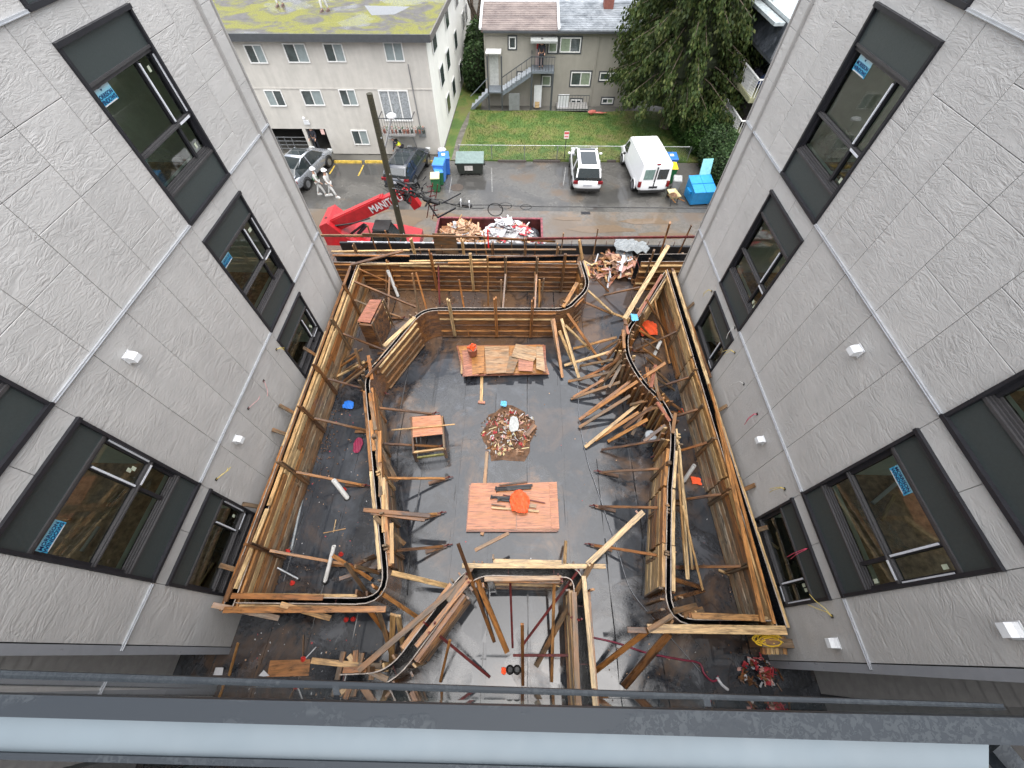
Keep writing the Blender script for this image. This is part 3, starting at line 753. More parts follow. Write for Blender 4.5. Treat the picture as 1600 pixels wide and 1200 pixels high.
def strut(root, p, n, h0=.15, h1=1.55, lean=.06, brace=1.7, bh=.8, mt=None, foot=True):
    "a strongback of two 2x4s against the form at plan point p, outward normal n, with a brace down to the deck"
    n = V((*n, 0)).normalized(); p = V((p[0], p[1], 0)); t = V((-n.y, n.x, 0)); mt = mt or rw((.1, .2, .35, .35))
    for k in (-1, 1):
        d = t * .026 * k
        board(Z(p + d, D + h0) + n * .02, Z(p + d, D + h1 + R.uniform(-.12, .08)) + n * lean * -1, .038, .089, mt, 'strongback', root, up=n)
    if brace:
        j = t * R.uniform(-.12, .12); m2 = rw((.05, .35, .1, .5))
        board(Z(p, D + bh + .1) + n * .05, Z(p + n * brace + j, D + .09), .06, .045, m2, 'brace', root)
        if foot:
            e = p + n * (brace + .03) + j
            board(Z(e - n * .45, D + .05), Z(e + n * .06, D + .06), .085, .038, WD, 'brace_foot', root)
            MB().bar(Z(e + n * .02, D + .02), Z(e + n * .12, D + .14), .03).tube([Z(e + n * .0, D + .1), Z(e + n * .2, D + .05)], .012, 6).build('turnbuckle', STEEL, root)

ORNG = (.35, .45, .15, .05)
A = formwork('long timber formwork standing against the left grey wing', [(-5.56, .55), (-5.52, 10.7)], [], .17, (1, -1), tone=(.45, .5, .05, .0), low='c', heights=(.09, .26, .43, .60, .77, .94, 1.12), wdeep=.05, wt=.15)
B = formwork('U shaped planter formwork with rounded corners on the left and far side of the deck',
             [(-5.45, .755), (-2.46, .785), (-4.09, 6.15), (-2.93, 8.68), (1.48, 8.75), (2.26, 9.75), (2.1, 11.0)], [.62, .42, .45, .32, .45], .085, (1, -1), tone=(.25, .45, .1, .2), low=(.05, .25, .45, .25), ply=WP, wdeep=.055, legt=.20, nocurve=(-1,))
C = formwork('wide double formwork wall along the far end of the deck', [(-6.35, 11.02), (2.0, 11.05)], [], .40, (-1, 1), heights=(.05, .26, .47, .68, .90, 1.12), tone=(.0, .15, .4, .45), low=(0, .1, .45, .45), wdeep=.055)
C2 = formwork('short formwork wall in the far right corner of the deck', [(5.75, 11.25), (4.1, 11.2)], [], .38, (1,), tone=(.6, .2, .1, .1))
DD = formwork('long timber formwork standing against the right grey wing', [(5.10, .50), (5.05, 3.5), (5.02, 7), (5.0, 10.65)], [0, 0], .17, (1, -1), tone=(.35, .35, .25, .05), low='c', heights=(.09, .26, .43, .60, .77, .94, 1.12), wdeep=.05, wt=.15)
Epts = [(5.02, .565), (2.96, .55), (3.25, 1.97), (3.52, 3.22), (3.78, 4.18), (3.9, 4.9), (3.76, 5.5), (3.42, 6.05), (3.18, 6.66), (3.10, 7.23), (3.25, 7.95), (3.8, 8.8), (4.85, 10.5)]
def sub(pts):  # turn the bent back part into a smooth curve
    out = pts[:4]
    P = [V((*p, 0)) for p in pts[3:]]
    for i in range(len(P) - 3):
        for k in range(1, 5):
            t = k / 4; a, b, c, d = P[max(i - 0, 0)], P[i + 1], P[i + 2], P[i + 3]
            q = .5 * ((2 * b) + (c - a) * t + (2 * a - 5 * b + 4 * c - d) * t * t + (3 * b - a - 3 * c + d) * t ** 3)
            if i == 0 and k == 1: out.append((b.x, b.y))
            out.append((q.x, q.y))
    out.append(pts[-1]); return out
Es = sub(Epts)
E_ = formwork('snaking planter formwork with a curved back on the right of the deck', Es, [.55] + [0] * (len(Es) - 3), .08, (1, -1), tone=(.75, .22, .03, .0), low=(.6, .3, .1, 0), fan=.15, ply=WP, wdeep=.055, legt=.2)
U = formwork('bent formwork wall with dark gap at the near middle of the deck', [(-3.1, -.50), (-2.2, -.45), (-.86, 1.40), (1.31, 1.40), (1.31, -1.1)], [.5, .42, .32], .20, (1, -1), tone=(.2, .3, .25, .25), heights=(.08, .36, .64, .9, 1.13))

# strongbacks with braces --------------------------------------------------
for (px, py) in [(555, 447), (524, 500), (497, 572), (459, 635), (424, 722), (369, 850)]:
    p = atz(px, py, D + 1.5); strut(A, (-5.35, p.y), (1, 0), brace=R.uniform(1.15, 1.5), mt=WD if px % 2 else WG)
for y in (1.3, 2.6, 4.4, 5.0, 6.9):
    board((-5.72, y, TOP - .1), (-5.92, y + R.uniform(-.05, .05), TOP + R.uniform(.15, .32)), .038, .089, WG, 'outer_stay', A, up=(0, 1, 0))
for (px, py) in [(1140, 507), (1103, 578), (1042, 628), (1101, 682), (1127, 764), (1165, 880)]:
    p = atz(px, py, D + 1.25); strut(DD, (4.86, p.y), (-1, 0), h1=1.2, lean=.02, brace=R.uniform(.9, 1.3), mt=WG)
for y in (8.9, 5.3, 2.3, 3.2):
    board((5.2, y, TOP - .1), (5.31, y, TOP + R.uniform(.1, .3)), .038, .089, WG, 'outer_stay', DD, up=(0, 1, 0))
def bpt(P, t, side, d):   # point along B's leg
    pass
def leg(root, x0, y0, x1, y1, ts, nrm, **k):
    for t in ts: strut(root, (x0 + (x1 - x0) * t, y0 + (y1 - y0) * t), nrm, **k)
leg(B, -2.52, 1.5, -3.92, 6.0, (.42, .62, .85), (.95, .30), h1=1.35, brace=1.3)
leg(B, -2.52, 1.5, -3.92, 6.0, (.06, .22), (.95, .30), h1=1.45, brace=.95, mt=WG)
leg(E_, 2.98, 1.2, 3.55, 3.9, (.22, .60, .95), (-.97, .2), h1=1.3, brace=1.25, mt=WG)
leg(E_, 3.22, 1.2, 3.7, 3.9, (.2, .55), (.97, -.2), h1=1.15, brace=0, mt=WG)
for x in (-2.05, -.68, .42): strut(B, (x, 8.58), (.0, -1), h1=1.85, lean=-.05, brace=0, mt=WF if x < -1 else WO)
for x in (-4.4, -2.9, -1.6, -.45, .6, 1.5): strut(C, (x, 10.72), (0, -1), h1=1.35 + R.uniform(0, .5), brace=1.5 if x in (-4.4, -.45, .6) else 0, mt=rw((.4, .2, .2, .2)))
for x in (-5.6, -3.6, -1.9, -.9, .2, 1.3): strut(C, (x, 11.38), (0, 1), h1=1.5 + R.uniform(0, .4), brace=0, mt=rw((.2, .1, .5, .2)))

# braces and stays traced between two picture points at known heights ---------
def B2(root, a, za, b, zb, w=.089, t=.038, mt=WF, name='brace'):
    return board(atz(*a, za), atz(*b, zb), w, t, mt, name, root)
lo = D + .06
fan = [((964, 527), (896, 545), WO, 0), ((963, 547), (882, 571), WF, .02), ((958, 562), (906, 572), WG, 0), ((966, 564), (906, 594), WO, .04), ((962, 580), (888, 596), WG, 0), ((978, 573), (896, 621), WO, .05),
       ((969, 597), (892, 623), WG, 0), ((990, 592), (905, 656), WO, .04), ((1016, 616), (914, 699), WF, .02), ((998, 644), (930, 688), WO, 0), ((985, 618), (905, 668), WG, 0), ((1012, 655), (950, 690), WO, 0)]
for a, b, mt, dz in fan: B2(E_, a, D + .75 + R.uniform(-.1, .1), b, lo + dz, mt=mt)
B2(E_, (1040, 567), D + 1.55, (908, 654), lo + .02, mt=WO)
B2(E_, (1038, 686), D + .95, (940, 703), lo, .06, .045, WD)
for a, b, mt in [((865, 498), (879, 590), WO), ((877, 498), (905, 592), WF), ((884, 509), (922, 546), WF), ((874, 517), (895, 567), WF), ((886, 489), (942, 570), WO), ((862, 500), (876, 575), WG)]:
    B2(B, a, D + 1.0, b, lo + R.uniform(0, .04), mt=mt)
for a, b, mt, z in [((919, 454), (958, 490), WF, .9), ((915, 473), (955, 490), WD, .5), ((924, 428), (951, 455), WD, .8), ((958, 490), (977, 497), WF, .25)]:
    B2(B, a, D + z, b, lo, mt=mt)
B2(E_, (1000, 449), D + .8, (944, 461), lo, .07, .05, WD)
B2(E_, (1044, 384), TOP + .12, (976, 498), TOP + .08, .14, .05, WF, 'top_board')
B2(E_, (1034, 430), TOP + .05, (996, 494), TOP + .03, .09, .05, WR, 'top_board')
B2(E_, (1022, 391), D + 1.9, (1003, 447), D + .1, .06, .09, WG, 'post'); B2(E_, (1047, 348), D + 2.3, (1030, 402), D + .3, .06, .09, WO, 'post')
B2(E_, (1016, 404), D + 1.2, (1008, 430), lo, mt=WD)
# curved back of the right planter: stiffeners inside the planter
for k in range(9):
    a = (992 + k * 5 + R.uniform(-3, 3), 500 + k * 15); b = (a[0] + 20 + R.uniform(0, 16), a[1] + 22 + R.uniform(-4, 6))
    B2(E_, a, D + R.uniform(.7, 1.1), b, lo + .05, mt=rw((.05, .2, .35, .4)))
B2(E_, (1010, 468), TOP + .1, (1058, 548), lo, .05, .05, WD); B2(E_, (1022, 468), D + 1, (1046, 568), lo, .05, .07, WO)
RB = random.Random(21)
for k in range(20):
    q = Es[RB.randrange(8, len(Es) - 4)]; sd_ = RB.choice((-1, -1, 1)); p = V((q[0] + sd_ * RB.uniform(.05, .25), q[1] + RB.uniform(-.2, .2), D + RB.uniform(.6, 1.3)))
    e = p + V((sd_ * RB.uniform(.25, .75), RB.uniform(-.6, .25), 0)); e.z = D + RB.uniform(.05, .7)
    board(p, e, .085, .038, RB.choice([WD, WG, WD, WO]), 'stay', E_)
for k in range(9):
    q = Es[RB.randrange(6, len(Es) - 4)]; p = V((q[0] + RB.uniform(-.1, .1), q[1], TOP + .03)); a_ = RB.uniform(-.5, .5); e = p + V((math.sin(a_) * .5, math.cos(a_) * RB.uniform(.4, .9), RB.uniform(-.03, .06)))
    board(p, e, .085, .038, RB.choice([WD, WG, WO, WR]), 'top_board', E_)
for k in range(14):
    t_ = RB.random(); p = V((-2.5 - 1.5 * t_ + RB.uniform(-.08, .08), 1.3 + 4.8 * t_, TOP + .03)); e = p + V((-.28 * .8 + RB.uniform(-.08, .08), .8, RB.uniform(-.02, .04)))
    board(p, e, .085, .038, RB.choice([WF, WG, WO, WO]), 'top_board', B)
# near end boards of the two side planters
B2(B, (362, 931), TOP + .05, (505, 934), TOP + .02, .10, .045, WO, 'top_board'); B2(B, (350, 953), TOP + .04, (603, 952), TOP + .02, .11, .045, WO, 'top_board')
B2(B, (332, 945), TOP + .1, (436, 966), D + .85, .10, .05, WG, 'stay'); B2(B, (438, 944), TOP + .12, (516, 966), D + .8, .10, .05, WF, 'stay')
B2(E_, (1012, 982), TOP + .05, (1228, 985), TOP + .04, .15, .05, WF, 'top_board'); B2(E_, (1080, 962), TOP - .02, (1190, 966), TOP - .03, .11, .06, WO, 'top_board')
B2(E_, (980, 984), TOP, (1010, 985), TOP, .1, .04, WD, 'top_board')
B2(E_, (1050, 962), TOP + .06, (1012, 985), TOP + .1, .09, .05, WG, 'stay'); B2(E_, (1012, 985), TOP - .02, (928, 1050), lo, .10, .05, WO); B2(E_, (1045, 990), D + 1.0, (975, 1072), lo, .14, .06, WD)
B2(E_, (1053, 955), TOP + .05, (1088, 946), D + .9, .1, .04, WG); B2(E_, (1056, 935), TOP, (1100, 922), lo, .08, .04, WD); B2(E_, (1052, 905), D + 1, (1096, 918), lo, .09, .04, WD)
B2(E_, (1068, 962), TOP, (1098, 952), TOP - .2, .1, .04, WG)
# slim fresh battens leaning in the right planter
for a, b in [((1057, 670), (1073, 905)), ((1060, 690), (1082, 890)), ((1062, 700), (1076, 905)), ((1066, 790), (1098, 922)), ((1060, 740), (1070, 880))]:
    B2(E_, a, TOP + .06, b, D + .35, .045, .03, WF, 'batten')
# left planter near corner braces
for a, b, mt, z in [((612, 895), (704, 917), WF, TOP), ((595, 926), (668, 975), WO, TOP - .1), ((520, 868), (580, 905), WO, D + .8), ((540, 880), (572, 925), WG, D + .9), ((530, 905), (590, 885), WD, D + .3),
                    ((548, 888), (585, 868), WD, D + .4), ((555, 885), (592, 895), WG, D + .9), ((570, 875), (598, 868), WG, D + 1.0)]:
    B2(B, a, z, b, D + .12 if mt is not WF else D + .45, .1 if mt is WF else .08, .05, mt)
B2(B, (568, 797), TOP + .12, (672, 806), TOP + .06, .09, .05, WD, 'top_board'); B2(B, (580, 801), TOP + .08, (664, 812), TOP + .0, .09, .05, WD, 'top_board')
B2(B, (586, 808), TOP + .15, (632, 850), D + .6, .1, .05, WG, 'stay'); B2(B, (584, 678), TOP + .15, (620, 752), D + .5, .1, .05, WG, 'stay')
B2(B, (578, 955), D + 1, (612, 1000), lo, mt=WO); B2(B, (592, 957), D + 1, (615, 1032), lo, mt=WG); B2(B, (614, 960), D + 1.1, (612, 1034), lo, .11, .05, WF); B2(B, (622, 962), D + 1.1, (632, 1022), lo, .1, .05, WF)
# tangle where the left leg meets the chamfer
for k in range(11):
    a = (560 + R.uniform(-4, 34), 545 + R.uniform(0, 40)); b = (a[0] - R.uniform(15, 42), a[1] + R.uniform(10, 30))
    B2(B, a, D + R.uniform(.9, 1.3), b, D + R.uniform(.1, .4), mt=rw((.1, .25, .35, .3)))
B2(B, (555, 545), D + 1.4, (570, 590), D + .5, mt=WG); B2(B, (600, 560), TOP + .1, (572, 590), TOP + .1, .06, .05, WD)
# chamfer: the two fresh walers
B2(B, (600, 541), TOP + .02, (648, 496), TOP + .0, .12, .05, WF, 'top_board'); B2(B, (606, 560), D + .85, (650, 514), D + .85, .12, .05, WF, 'wale')
B2(B, (880, 480), TOP + .05, (902, 442), TOP + .05, .12, .05, WO, 'top_board')
# posts around the inner far wall and in the far planter
for a, b, mt in [((644, 427), (660, 515), WG), ((650, 426), (678, 522), WO), ((717, 437), (733, 525), WO), ((783, 437), (784, 522), WG), ((850, 435), (838, 524), WG), ((843, 437), (842, 520), WO)]:
    B2(B, a, D + 1.9, b, D + .1, .05, .08, mt, 'post')
B2(C, (762, 400), D + 2.2, (763, 478), lo + .1, .05, .05, WO, 'post'); B2(C, (685, 415), D + 1.2, (687, 476), lo, .05, .05, STEEL, 'post'); B2(C, (604, 415), D + 1.1, (603, 470), lo, .05, .04, WD, 'post')
B2(C, (548, 414), TOP + .1, (630, 392), TOP + .35, .1, .05, WD, 'top_board'); B2(C, (836, 425), D + 1.1, (834, 475), lo, .05, .05, WG, 'post')
B2(C, (553, 440), TOP + .05, (650, 480), D + .5, .06, .06, WD); B2(C, (560, 420), TOP, (622, 448), D + .4, .05, .05, WO)
B2(C, (905, 375), D + 1.7, (910, 405), TOP - .2, .1, .05, WF, 'post')
for a, b, z in [((520, 399), (640, 400), .03), ((640, 408), (760, 406), .03), ((760, 402), (905, 399), .04), ((700, 411), (900, 409), .03), ((518, 393), (640, 391), .02), ((640, 390), (900, 390), .02), ((560, 413), (680, 411), .02)]:
    B2(C, a, TOP + z, b, TOP + z, .06, .04, rw((.7, .15, .05, .1)), 'top_board')
B2(A, (548, 418), TOP + .03, (383, 868), TOP + .03, .05, .04, WD, 'top_board'); B2(A, (383, 868), TOP + .03, (352, 940), TOP + .03, .09, .05, WD, 'top_board')
B2(A, (541, 452), TOP + .06, (420, 790), TOP + .04, .085, .04, WF, 'top_board'); B2(A, (418, 795), TOP + .04, (368, 920), TOP + .03, .085, .04, WF, 'top_board')
B2(DD, (1052, 425), TOP + .06, (1120, 640), TOP + .05, .085, .04, WF, 'top_board'); B2(DD, (1120, 645), TOP + .04, (1192, 972), TOP + .04, .09, .04, WO, 'top_board')
B2(DD, (1050, 420), TOP + .04, (1110, 590), TOP + .04, .07, .05, WD, 'top_board'); B2(DD, (1108, 600), TOP + .1, (1210, 975), TOP + .03, .06, .05, WO, 'top_board')
# centre wall: top boards, struts and shores
for a, b, w, mt in [((722, 884), (946, 885), .09, WF), ((560, 1048), (735, 898), .11, WG), ((700, 940), (742, 880), .09, WG), ((742, 860), (795, 833), .07, WG), ((735, 905), (650, 1010), .09, WO), ((757, 905), (877, 903), .09, PINE), ((912, 900), (928, 1075), .09, WF), ((897, 925), (902, 1080), .1, WG)]:
    B2(U, a, TOP + .05, b, TOP + .04, w, .04, mt, 'top_board')
B2(U, (882, 885), TOP, (884, 846), lo + .2, .07, .04, WF)
for a, za, b, mt, w in [((716, 850), 1.9, (772, 1002), WD, .07), ((745, 905), 1.1, (792, 1018), WO, .11), ((797, 903), 1.05, (801, 1012), STEEL, .045), ((866, 905), 1.1, (862, 1065), WO, .06), ((905, 890), 1.2, (815, 1010), STEEL, .05),
                        ((1005, 800), 1.6, (918, 882), WF, .11), ((925, 880), 1.35, (838, 1040), WG, .1), ((892, 1024), .5, (802, 1024), STEEL, .05), ((685, 992), .9, (765, 1058), STEEL, .05), ((703, 1000), .9, (688, 1065), WO, .05), ((816, 975), 1.9, (817, 1070), WO, .06)]:
    B2(U, a, D + za, b, (TOP + .1) if a == (1005, 800) else lo, w, w * .7, mt, 'shore')
B2(U, (1000, 806), D + .2, (996, 801), D + 1.6, .1, .04, WR, 'cleat')
for x, y in [(-.85, 1.2), (.9, 1.25), (1.2, .6), (-1.6, .35)]:
    for k in range(3): MB().bar((x + R.uniform(-.1, .1), y + R.uniform(-.1, .1), TOP - .3), (x + R.uniform(-.15, .15), y + R.uniform(-.1, .1), TOP + .12), .03).build('clamp', STEEL, U)
# boxed timber stub left of the centre wall
SB = thing('formwork_stub', 'short box of upright boards and a fresh plank beside the bent centre wall', 'formwork', tuple(atz(535, 1045, D)))
for a, b, mt in [((487, 1032), (608, 1045), WF), ((537, 1018), (527, 1062), WG), ((545, 1024), (553, 1036), WF), ((556, 1016), (555, 1038), WO), ((566, 1020), (562, 1038), WG), ((560, 1040), (615, 1041), WG), ((575, 1048), (606, 1062), PINE), ((582, 1046), (580, 1062), PINE)]:
    B2(SB, a, D + .7, b, D + .68, .1, .05, mt, 'plank')
# ------------------------------------------------------------------ cream apartment block across the lane
K = 14.5 / 14.0
FY = 29.3                       # facade plane
def fz(px, py, y=FY): p = aty(px, py, y); return p.x, p.z
def window(parent, x0, x1, z0, z1, y, fr=.05, mat=TRIMW, split=2, g0=HOUSEGL, g1=CURTAIN, trim=None, dy=-1, name='window'):
    w = MB()
    w.box(x0, x1, y - .06, y + .02, z0, z0 + fr).box(x0, x1, y - .06, y + .02, z1 - fr, z1).box(x0, x0 + fr, y - .06, y + .02, z0 + fr, z1 - fr).box(x1 - fr, x1, y - .06, y + .02, z0 + fr, z1 - fr)
    for k in range(1, split):
        xm = x0 + (x1 - x0) * k / split; w.box(xm - fr / 2, xm + fr / 2, y - .05, y + .02, z0 + fr, z1 - fr)
    if trim is not None:
        t = MB(); t.box(x0 - .09, x1 + .09, y - .035, y - .001, z1, z1 + .09).box(x0 - .09, x1 + .09, y - .035, y - .001, z0 - .09, z0).box(x0 - .09, x0, y - .035, y - .001, z0, z1).box(x1, x1 + .09, y - .035, y - .001, z0, z1)
    wn = w.build(name, mat, parent)
    if trim is not None: t.build('casing', trim, wn)
    for k in range(split):
        a = x0 + fr + (x1 - x0 - 2 * fr) * k / split; b = x0 + fr + (x1 - x0 - 2 * fr) * (k + 1) / split
        MB().box(a + .01, b - .01, y - .012, y + .01, z0 + fr, z1 - fr).build('pane', g0 if (k == 0) != (R.random() < .2) else g1, wn)
    return wn
apt = thing('apartment_block', 'three storey cream stucco apartment block with mossy flat roof across the lane', 'building', (-14, 34, G))
xe = -5.62; FT = -7.75
mb = MB(); GX0, GX1 = fz(395, 205)[0], fz(473, 205)[0]
dx0, dx1 = fz(476, 200)[0], fz(507, 200)[0]; gz1 = fz(440, 201)[1]
mb.box(-24, GX0 - 3, FY, 56, G, FT - .25)
front = MB()
front.box(GX0 - 3, xe, FY, FY + .3, gz1, FT - .25); front.box(GX1, dx0, FY, FY + .3, G, gz1); front.box(dx1, xe, FY, FY + .3, G, gz1)
front.build('front_wall', STUC, apt); mb.build('left_wall', STUC, apt)
MB().box(GX0 - 3, dx1 + .2, FY + 4.5, FY + 4.8, G, gz1 + .3).box(GX0 - 3, xe - 1, FY + .3, FY + 4.8, gz1, gz1 + .3).build('garage_shell', pm('dark_garage', (.03, .03, .03), .9), apt)
MB().box(dx1, dx1 + .2, FY + .3, FY + 2.5, G, gz1).box(GX1, dx0, FY + .3, FY + 1, G, gz1).build('entry_wall', pm('entry_dark', (.05, .05, .06), .8), apt)
sw = MB(); sw.face([(xe, FY, G), (xe + .72, FY + 20, G), (xe + .72, FY + 20, FT - .25), (xe, FY, FT - .25)]); sw.box(-24, xe + .70, FY + 20, FY + 20.3, G, FT - .25); sw.build('side_wall', STUW, apt)
MB().loft([[(-25, y, z), (xe + .35 + (y - FY) * .036, y, z)] for y, z in ((FY - .45, FT), (FY + 20, FT))], cap=False, closed=False).build('roof', MOSS, apt)
fa = MB(); fa.box(-25, xe + .36, FY - .5, FY - .42, FT - .33, FT + .03); fa.build('fascia', DKTRIM, apt)
fb = MB(); fb.bar((xe + .38, FY - .42, FT - .15), (xe + .38 + .72, FY + 20, FT - .15), .07, .34); fb.build('side_fascia', pm('brown_fascia', (.13, .12, .11), .6), apt)
MB().box(-25, xe + .3, FY - .42, FY, FT - .31, FT - .27).build('soffit', DKTRIM, apt)
for z in (fz(600, 139)[1],): MB().box(-20, xe, FY - .03, FY - .001, z - .03, z + .03).build('belt_joint', STUC, apt)
for (x0, y0, x1, y1) in [(383, 69, 420, 99), (443, 67, 486, 98), (505, 67, 542, 97), (598, 65, 633, 96), (414, 140, 449, 166), (470, 140, 509, 165), (529, 139, 561, 165), (548, 203, 579, 226)]:
    a, z1 = fz(x0, y0); b, z0 = fz(x1, y1); a2 = fz(x0 + 6, y1)[0]
    window(apt, (a + a2) / 2, b, z0, z1, FY, .055)
# side windows along the receding wall
def sidewin(py0, py1, yf, h=1.1):
    pass
for yy, zt in [(31.4, -8.1), (36.5, -8.3), (41.5, -8.3), (45.5, -8.3), (32.5, -10.3), (35.3, -10.3), (39.3, -10.3), (44, -10.3), (33.6, -12.4), (36.4, -12.4), (40.5, -12.6), (46.0, -10.3)]:
    x = xe + (yy - FY) * .036; mb = MB(); mb.bar((x + .035, yy - .65, zt - .55), (x + .035 + .045, yy + .65, zt - .55), .05, 1.12); wn = mb.build('window', TRIMW, apt)
    MB().bar((x + .075, yy - .57, zt - .55), (x + .115, yy + .57, zt - .55), .02, .98).build('pane', HOUSEGL, wn)
# balcony with plant pots
bx0, bz1 = fz(590, 140); bx1, bz0 = fz(650, 193)
window(apt, bx0, bx1 - .15, bz0 + .15, bz1, FY, .07, split=3, g0=pm('vertical_blinds', (.28, .30, .31), .6, var=.25, ns=10), g1=pm('vertical_blinds', (.3, .3, .3)), name='balcony_door')
bx1 = fz(652, 198)[0]; bz = fz(650, 199)[1]
MB().box(bx0 - .1, bx1, FY - 1.0, FY, bz - .12, bz).build('balcony_slab', CONC, apt)
rb = MB(); rb.box(bx0 - .1, bx1, FY - 1.0, FY - .96, bz + .92, bz + .96); rb.box(bx1 - .04, bx1, FY - 1, FY, bz + .92, bz + .96); rb.box(bx0 - .1, bx0 - .06, FY - 1, FY, bz + .92, bz + .96)
rb.build('balcony_rail', DKTRIM, apt)
xx = bx0 - .08
while xx < bx1: MB().box(xx - .01, xx + .01, FY - .99, FY - .97, bz, bz + .92).build('baluster', DKTRIM, apt); xx += .16
for i in range(11):
    x = bx0 + .05 + i * .26; r = R.uniform(.07, .12); pot = MB(); pot.tube([(x, FY - .84, bz), (x, FY - .84, bz + .2)], [r * .7, r], 8)
    o = tag(pot.build('plant_pot', pm('terracotta' + str(i % 3), ((.25, .09, .06), (.05, .06, .05), (.30, .13, .09))[i % 3], .7)), ['terracotta pot', 'dark pot', 'brown pot'][i % 3] + ' at the ' + ['left end', 'second place', 'third place', 'fourth place', 'fifth place', 'middle', 'seventh place', 'eighth place', 'ninth place', 'tenth place', 'right end'][i] + ' of the balcony row, counted from the left', 'plant pot', 'plant pots on the balcony')
    lf = MB()
    for _ in range(28):
        p = V((x + R.uniform(-.12, .12), FY - .84 + R.uniform(-.1, .1), bz + .2 + R.uniform(0, .22))); q = V((R.uniform(-.06, .06), R.uniform(-.06, .06), R.uniform(-.02, .06)))
        lf.face([p, p + q, p + V((q.y, -q.x, .03))])
    lf.build('leaves', HEDGE if i % 2 else pm('dried_leaves', (.22, .10, .06), .8), o)
# services on the facade
cx, cz = fz(659, 204); MB().box(cx - .2, cx + .24, FY - .16, FY, cz - .35, cz + .25).build('electrical_box', pm('grey_box', (.16, .17, .17), .5), apt)
MB().tube([(cx - .05, FY - .05, cz + .2), (cx - .12, FY - .05, -9.6), (cx - .1, FY - .14, -9.2)], .03, 6).build('conduit', GSTEEL, apt)
MB().tube([(cx - .45, FY - .05, G + .1), (cx - .75, FY - .1, bz - .2)], .025, 6).build('conduit', GSTEEL, apt)
lx, lzz = fz(479, 188); MB().box(lx - .2, lx + .16, FY - .1, FY, lzz - .22, lzz + .02).blob((lx - .05, FY - .2, lzz + .2), .1).build('wall_lamp', WHITE, apt)
sx_, sz_ = fz(504, 206); MB().box(sx_ - .12, sx_ + .12, FY - .02, FY - .004, sz_ - .16, sz_ + .16).build('notice', pm('pink_notice', (.6, .4, .36), .5), apt)
for k in range(4): MB().box(GX0 - 2, GX1 - .02, FY + .1, FY + .13, G + .25 + k * .25, G + .29 + k * .25).build('garage_rail', GSTEEL, apt)
for k in range(9): MB().box(GX0 - 1.6 + k * .5, GX0 - 1.57 + k * .5, FY + .08, FY + .11, G, G + 1.05).build('garage_baluster', GSTEEL, apt)
# roof puddle
MB().face([(-9.3, FY + 3.0, FT + .005), (-7.9, FY + 3.2, FT + .005), (-7.2, FY + 4.8, FT + .005), (-10.2, FY + 5, FT + .005)]).build('roof_puddle', pm('roof_water', (.09, .09, .09), .03, var=.02), apt)

# ------------------------------------------------------------------ grey house with outside stair
HY = 37.4
def hz(px, py, y=HY): p = aty(px, py, y); return p.x, p.z
house = thing('stucco_house', 'olive grey two storey stucco house with an outside stair and two tone roof', 'building', (2, 40, G))
hx0, he = hz(755, 44); hxm = hz(872, 44)[0]; hx1 = hz(1020, 44)[0]
g2 = G + .12
MB().box(hx0, hx1, HY, HY + 9, G - .1, he).build('wall', STUG, house)
ry = HY + 3.3; rz = aty(761, 2, ry).z
def roofpart(xa, xb, mat, name='roof'):
    r = MB(); r.loft([[(x, HY - .35, he - .02), (x, ry, rz), (x, HY + 9.3, he + .3), (x, HY + 9.3, he - .0), (x, ry, rz - .14), (x, HY - .35, he - .14)] for x in (xa, xb)]); rr = r.build(name, mat, house)
    for k in range(16):      # shingle courses as thin lapped strips
        t0, t1 = k / 16, (k + 1) / 16; a = V((0, HY - .35, he - .02)).lerp(V((0, ry, rz)), t0); b = V((0, HY - .35, he - .02)).lerp(V((0, ry, rz)), t1)
        q = MB(); q.loft([[(xa + .002, a.y, a.z + .028), (xa + .002, b.y, b.z + .008), (xa + .002, b.y, b.z), (xa + .002, a.y, a.z)], [(xb - .002, a.y, a.z + .028), (xb - .002, b.y, b.z + .008), (xb - .002, b.y, b.z), (xb - .002, a.y, a.z)]]); q.build('shingle_course', mat, rr)
roofpart(hx0 - .15, hxm - .02, SHB); roofpart(hxm + .12, hx1 + .3, SHG)
for x in (hx0 - .2, hxm + .05): MB().bar((x, HY - .4, he + .06), (x, ry, rz + .07), .16, .12).build('barge_board', WHITE, house)
MB().box(hx0 - .2, hxm, ry - .1, ry + .1, rz - .02, rz + .09).build('ridge_board', WHITE, house)
MB().box(hx0, hx1, HY - .46, HY - .36, he - .16, he - .04).build('gutter', DKTRIM, house)
cx = hz(948, 10, ry)[0]; MB().box(cx - .35, cx + .35, ry - 1.0, ry - .3, rz - .9, rz + .5).build('chimney', pm('brick_red', (.22, .08, .06), .8), house); MB().box(cx - .5, cx + .5, ry - 1.2, ry - .2, rz - .75, rz - .45).build('chimney_flashing', GSTEEL, house)
for (x0, y0, x1, y1, sp) in [(795, 57, 806, 76, 1), (876, 58, 906, 82, 2), (858, 58, 870, 82, 1), (893, 112, 921, 134, 2), (938, 113, 968, 126, 2), (892, 155, 908, 163, 2), (941, 153, 957, 162, 2), (847, 118, 860, 134, 1), (809, 113, 819, 119, 1)]:
    a, z1 = hz(x0, y0); b, z0 = hz(x1, y1); window(house, a, b, z0, z1, HY, .07, split=sp, trim=DKTRIM, g1=pm('green_blind', (.22, .27, .19), .6))
MB().box(hx0, hz(830, 60)[0], HY - .03, HY - .002, he - .55, he - .45).build('trim_line', STUG, house)
for px in (757, 936): x = hz(px, 60)[0]; MB().box(x - .04, x + .04, HY - .08, HY - .002, g2, he - .1).build('downpipe', STUG, house)
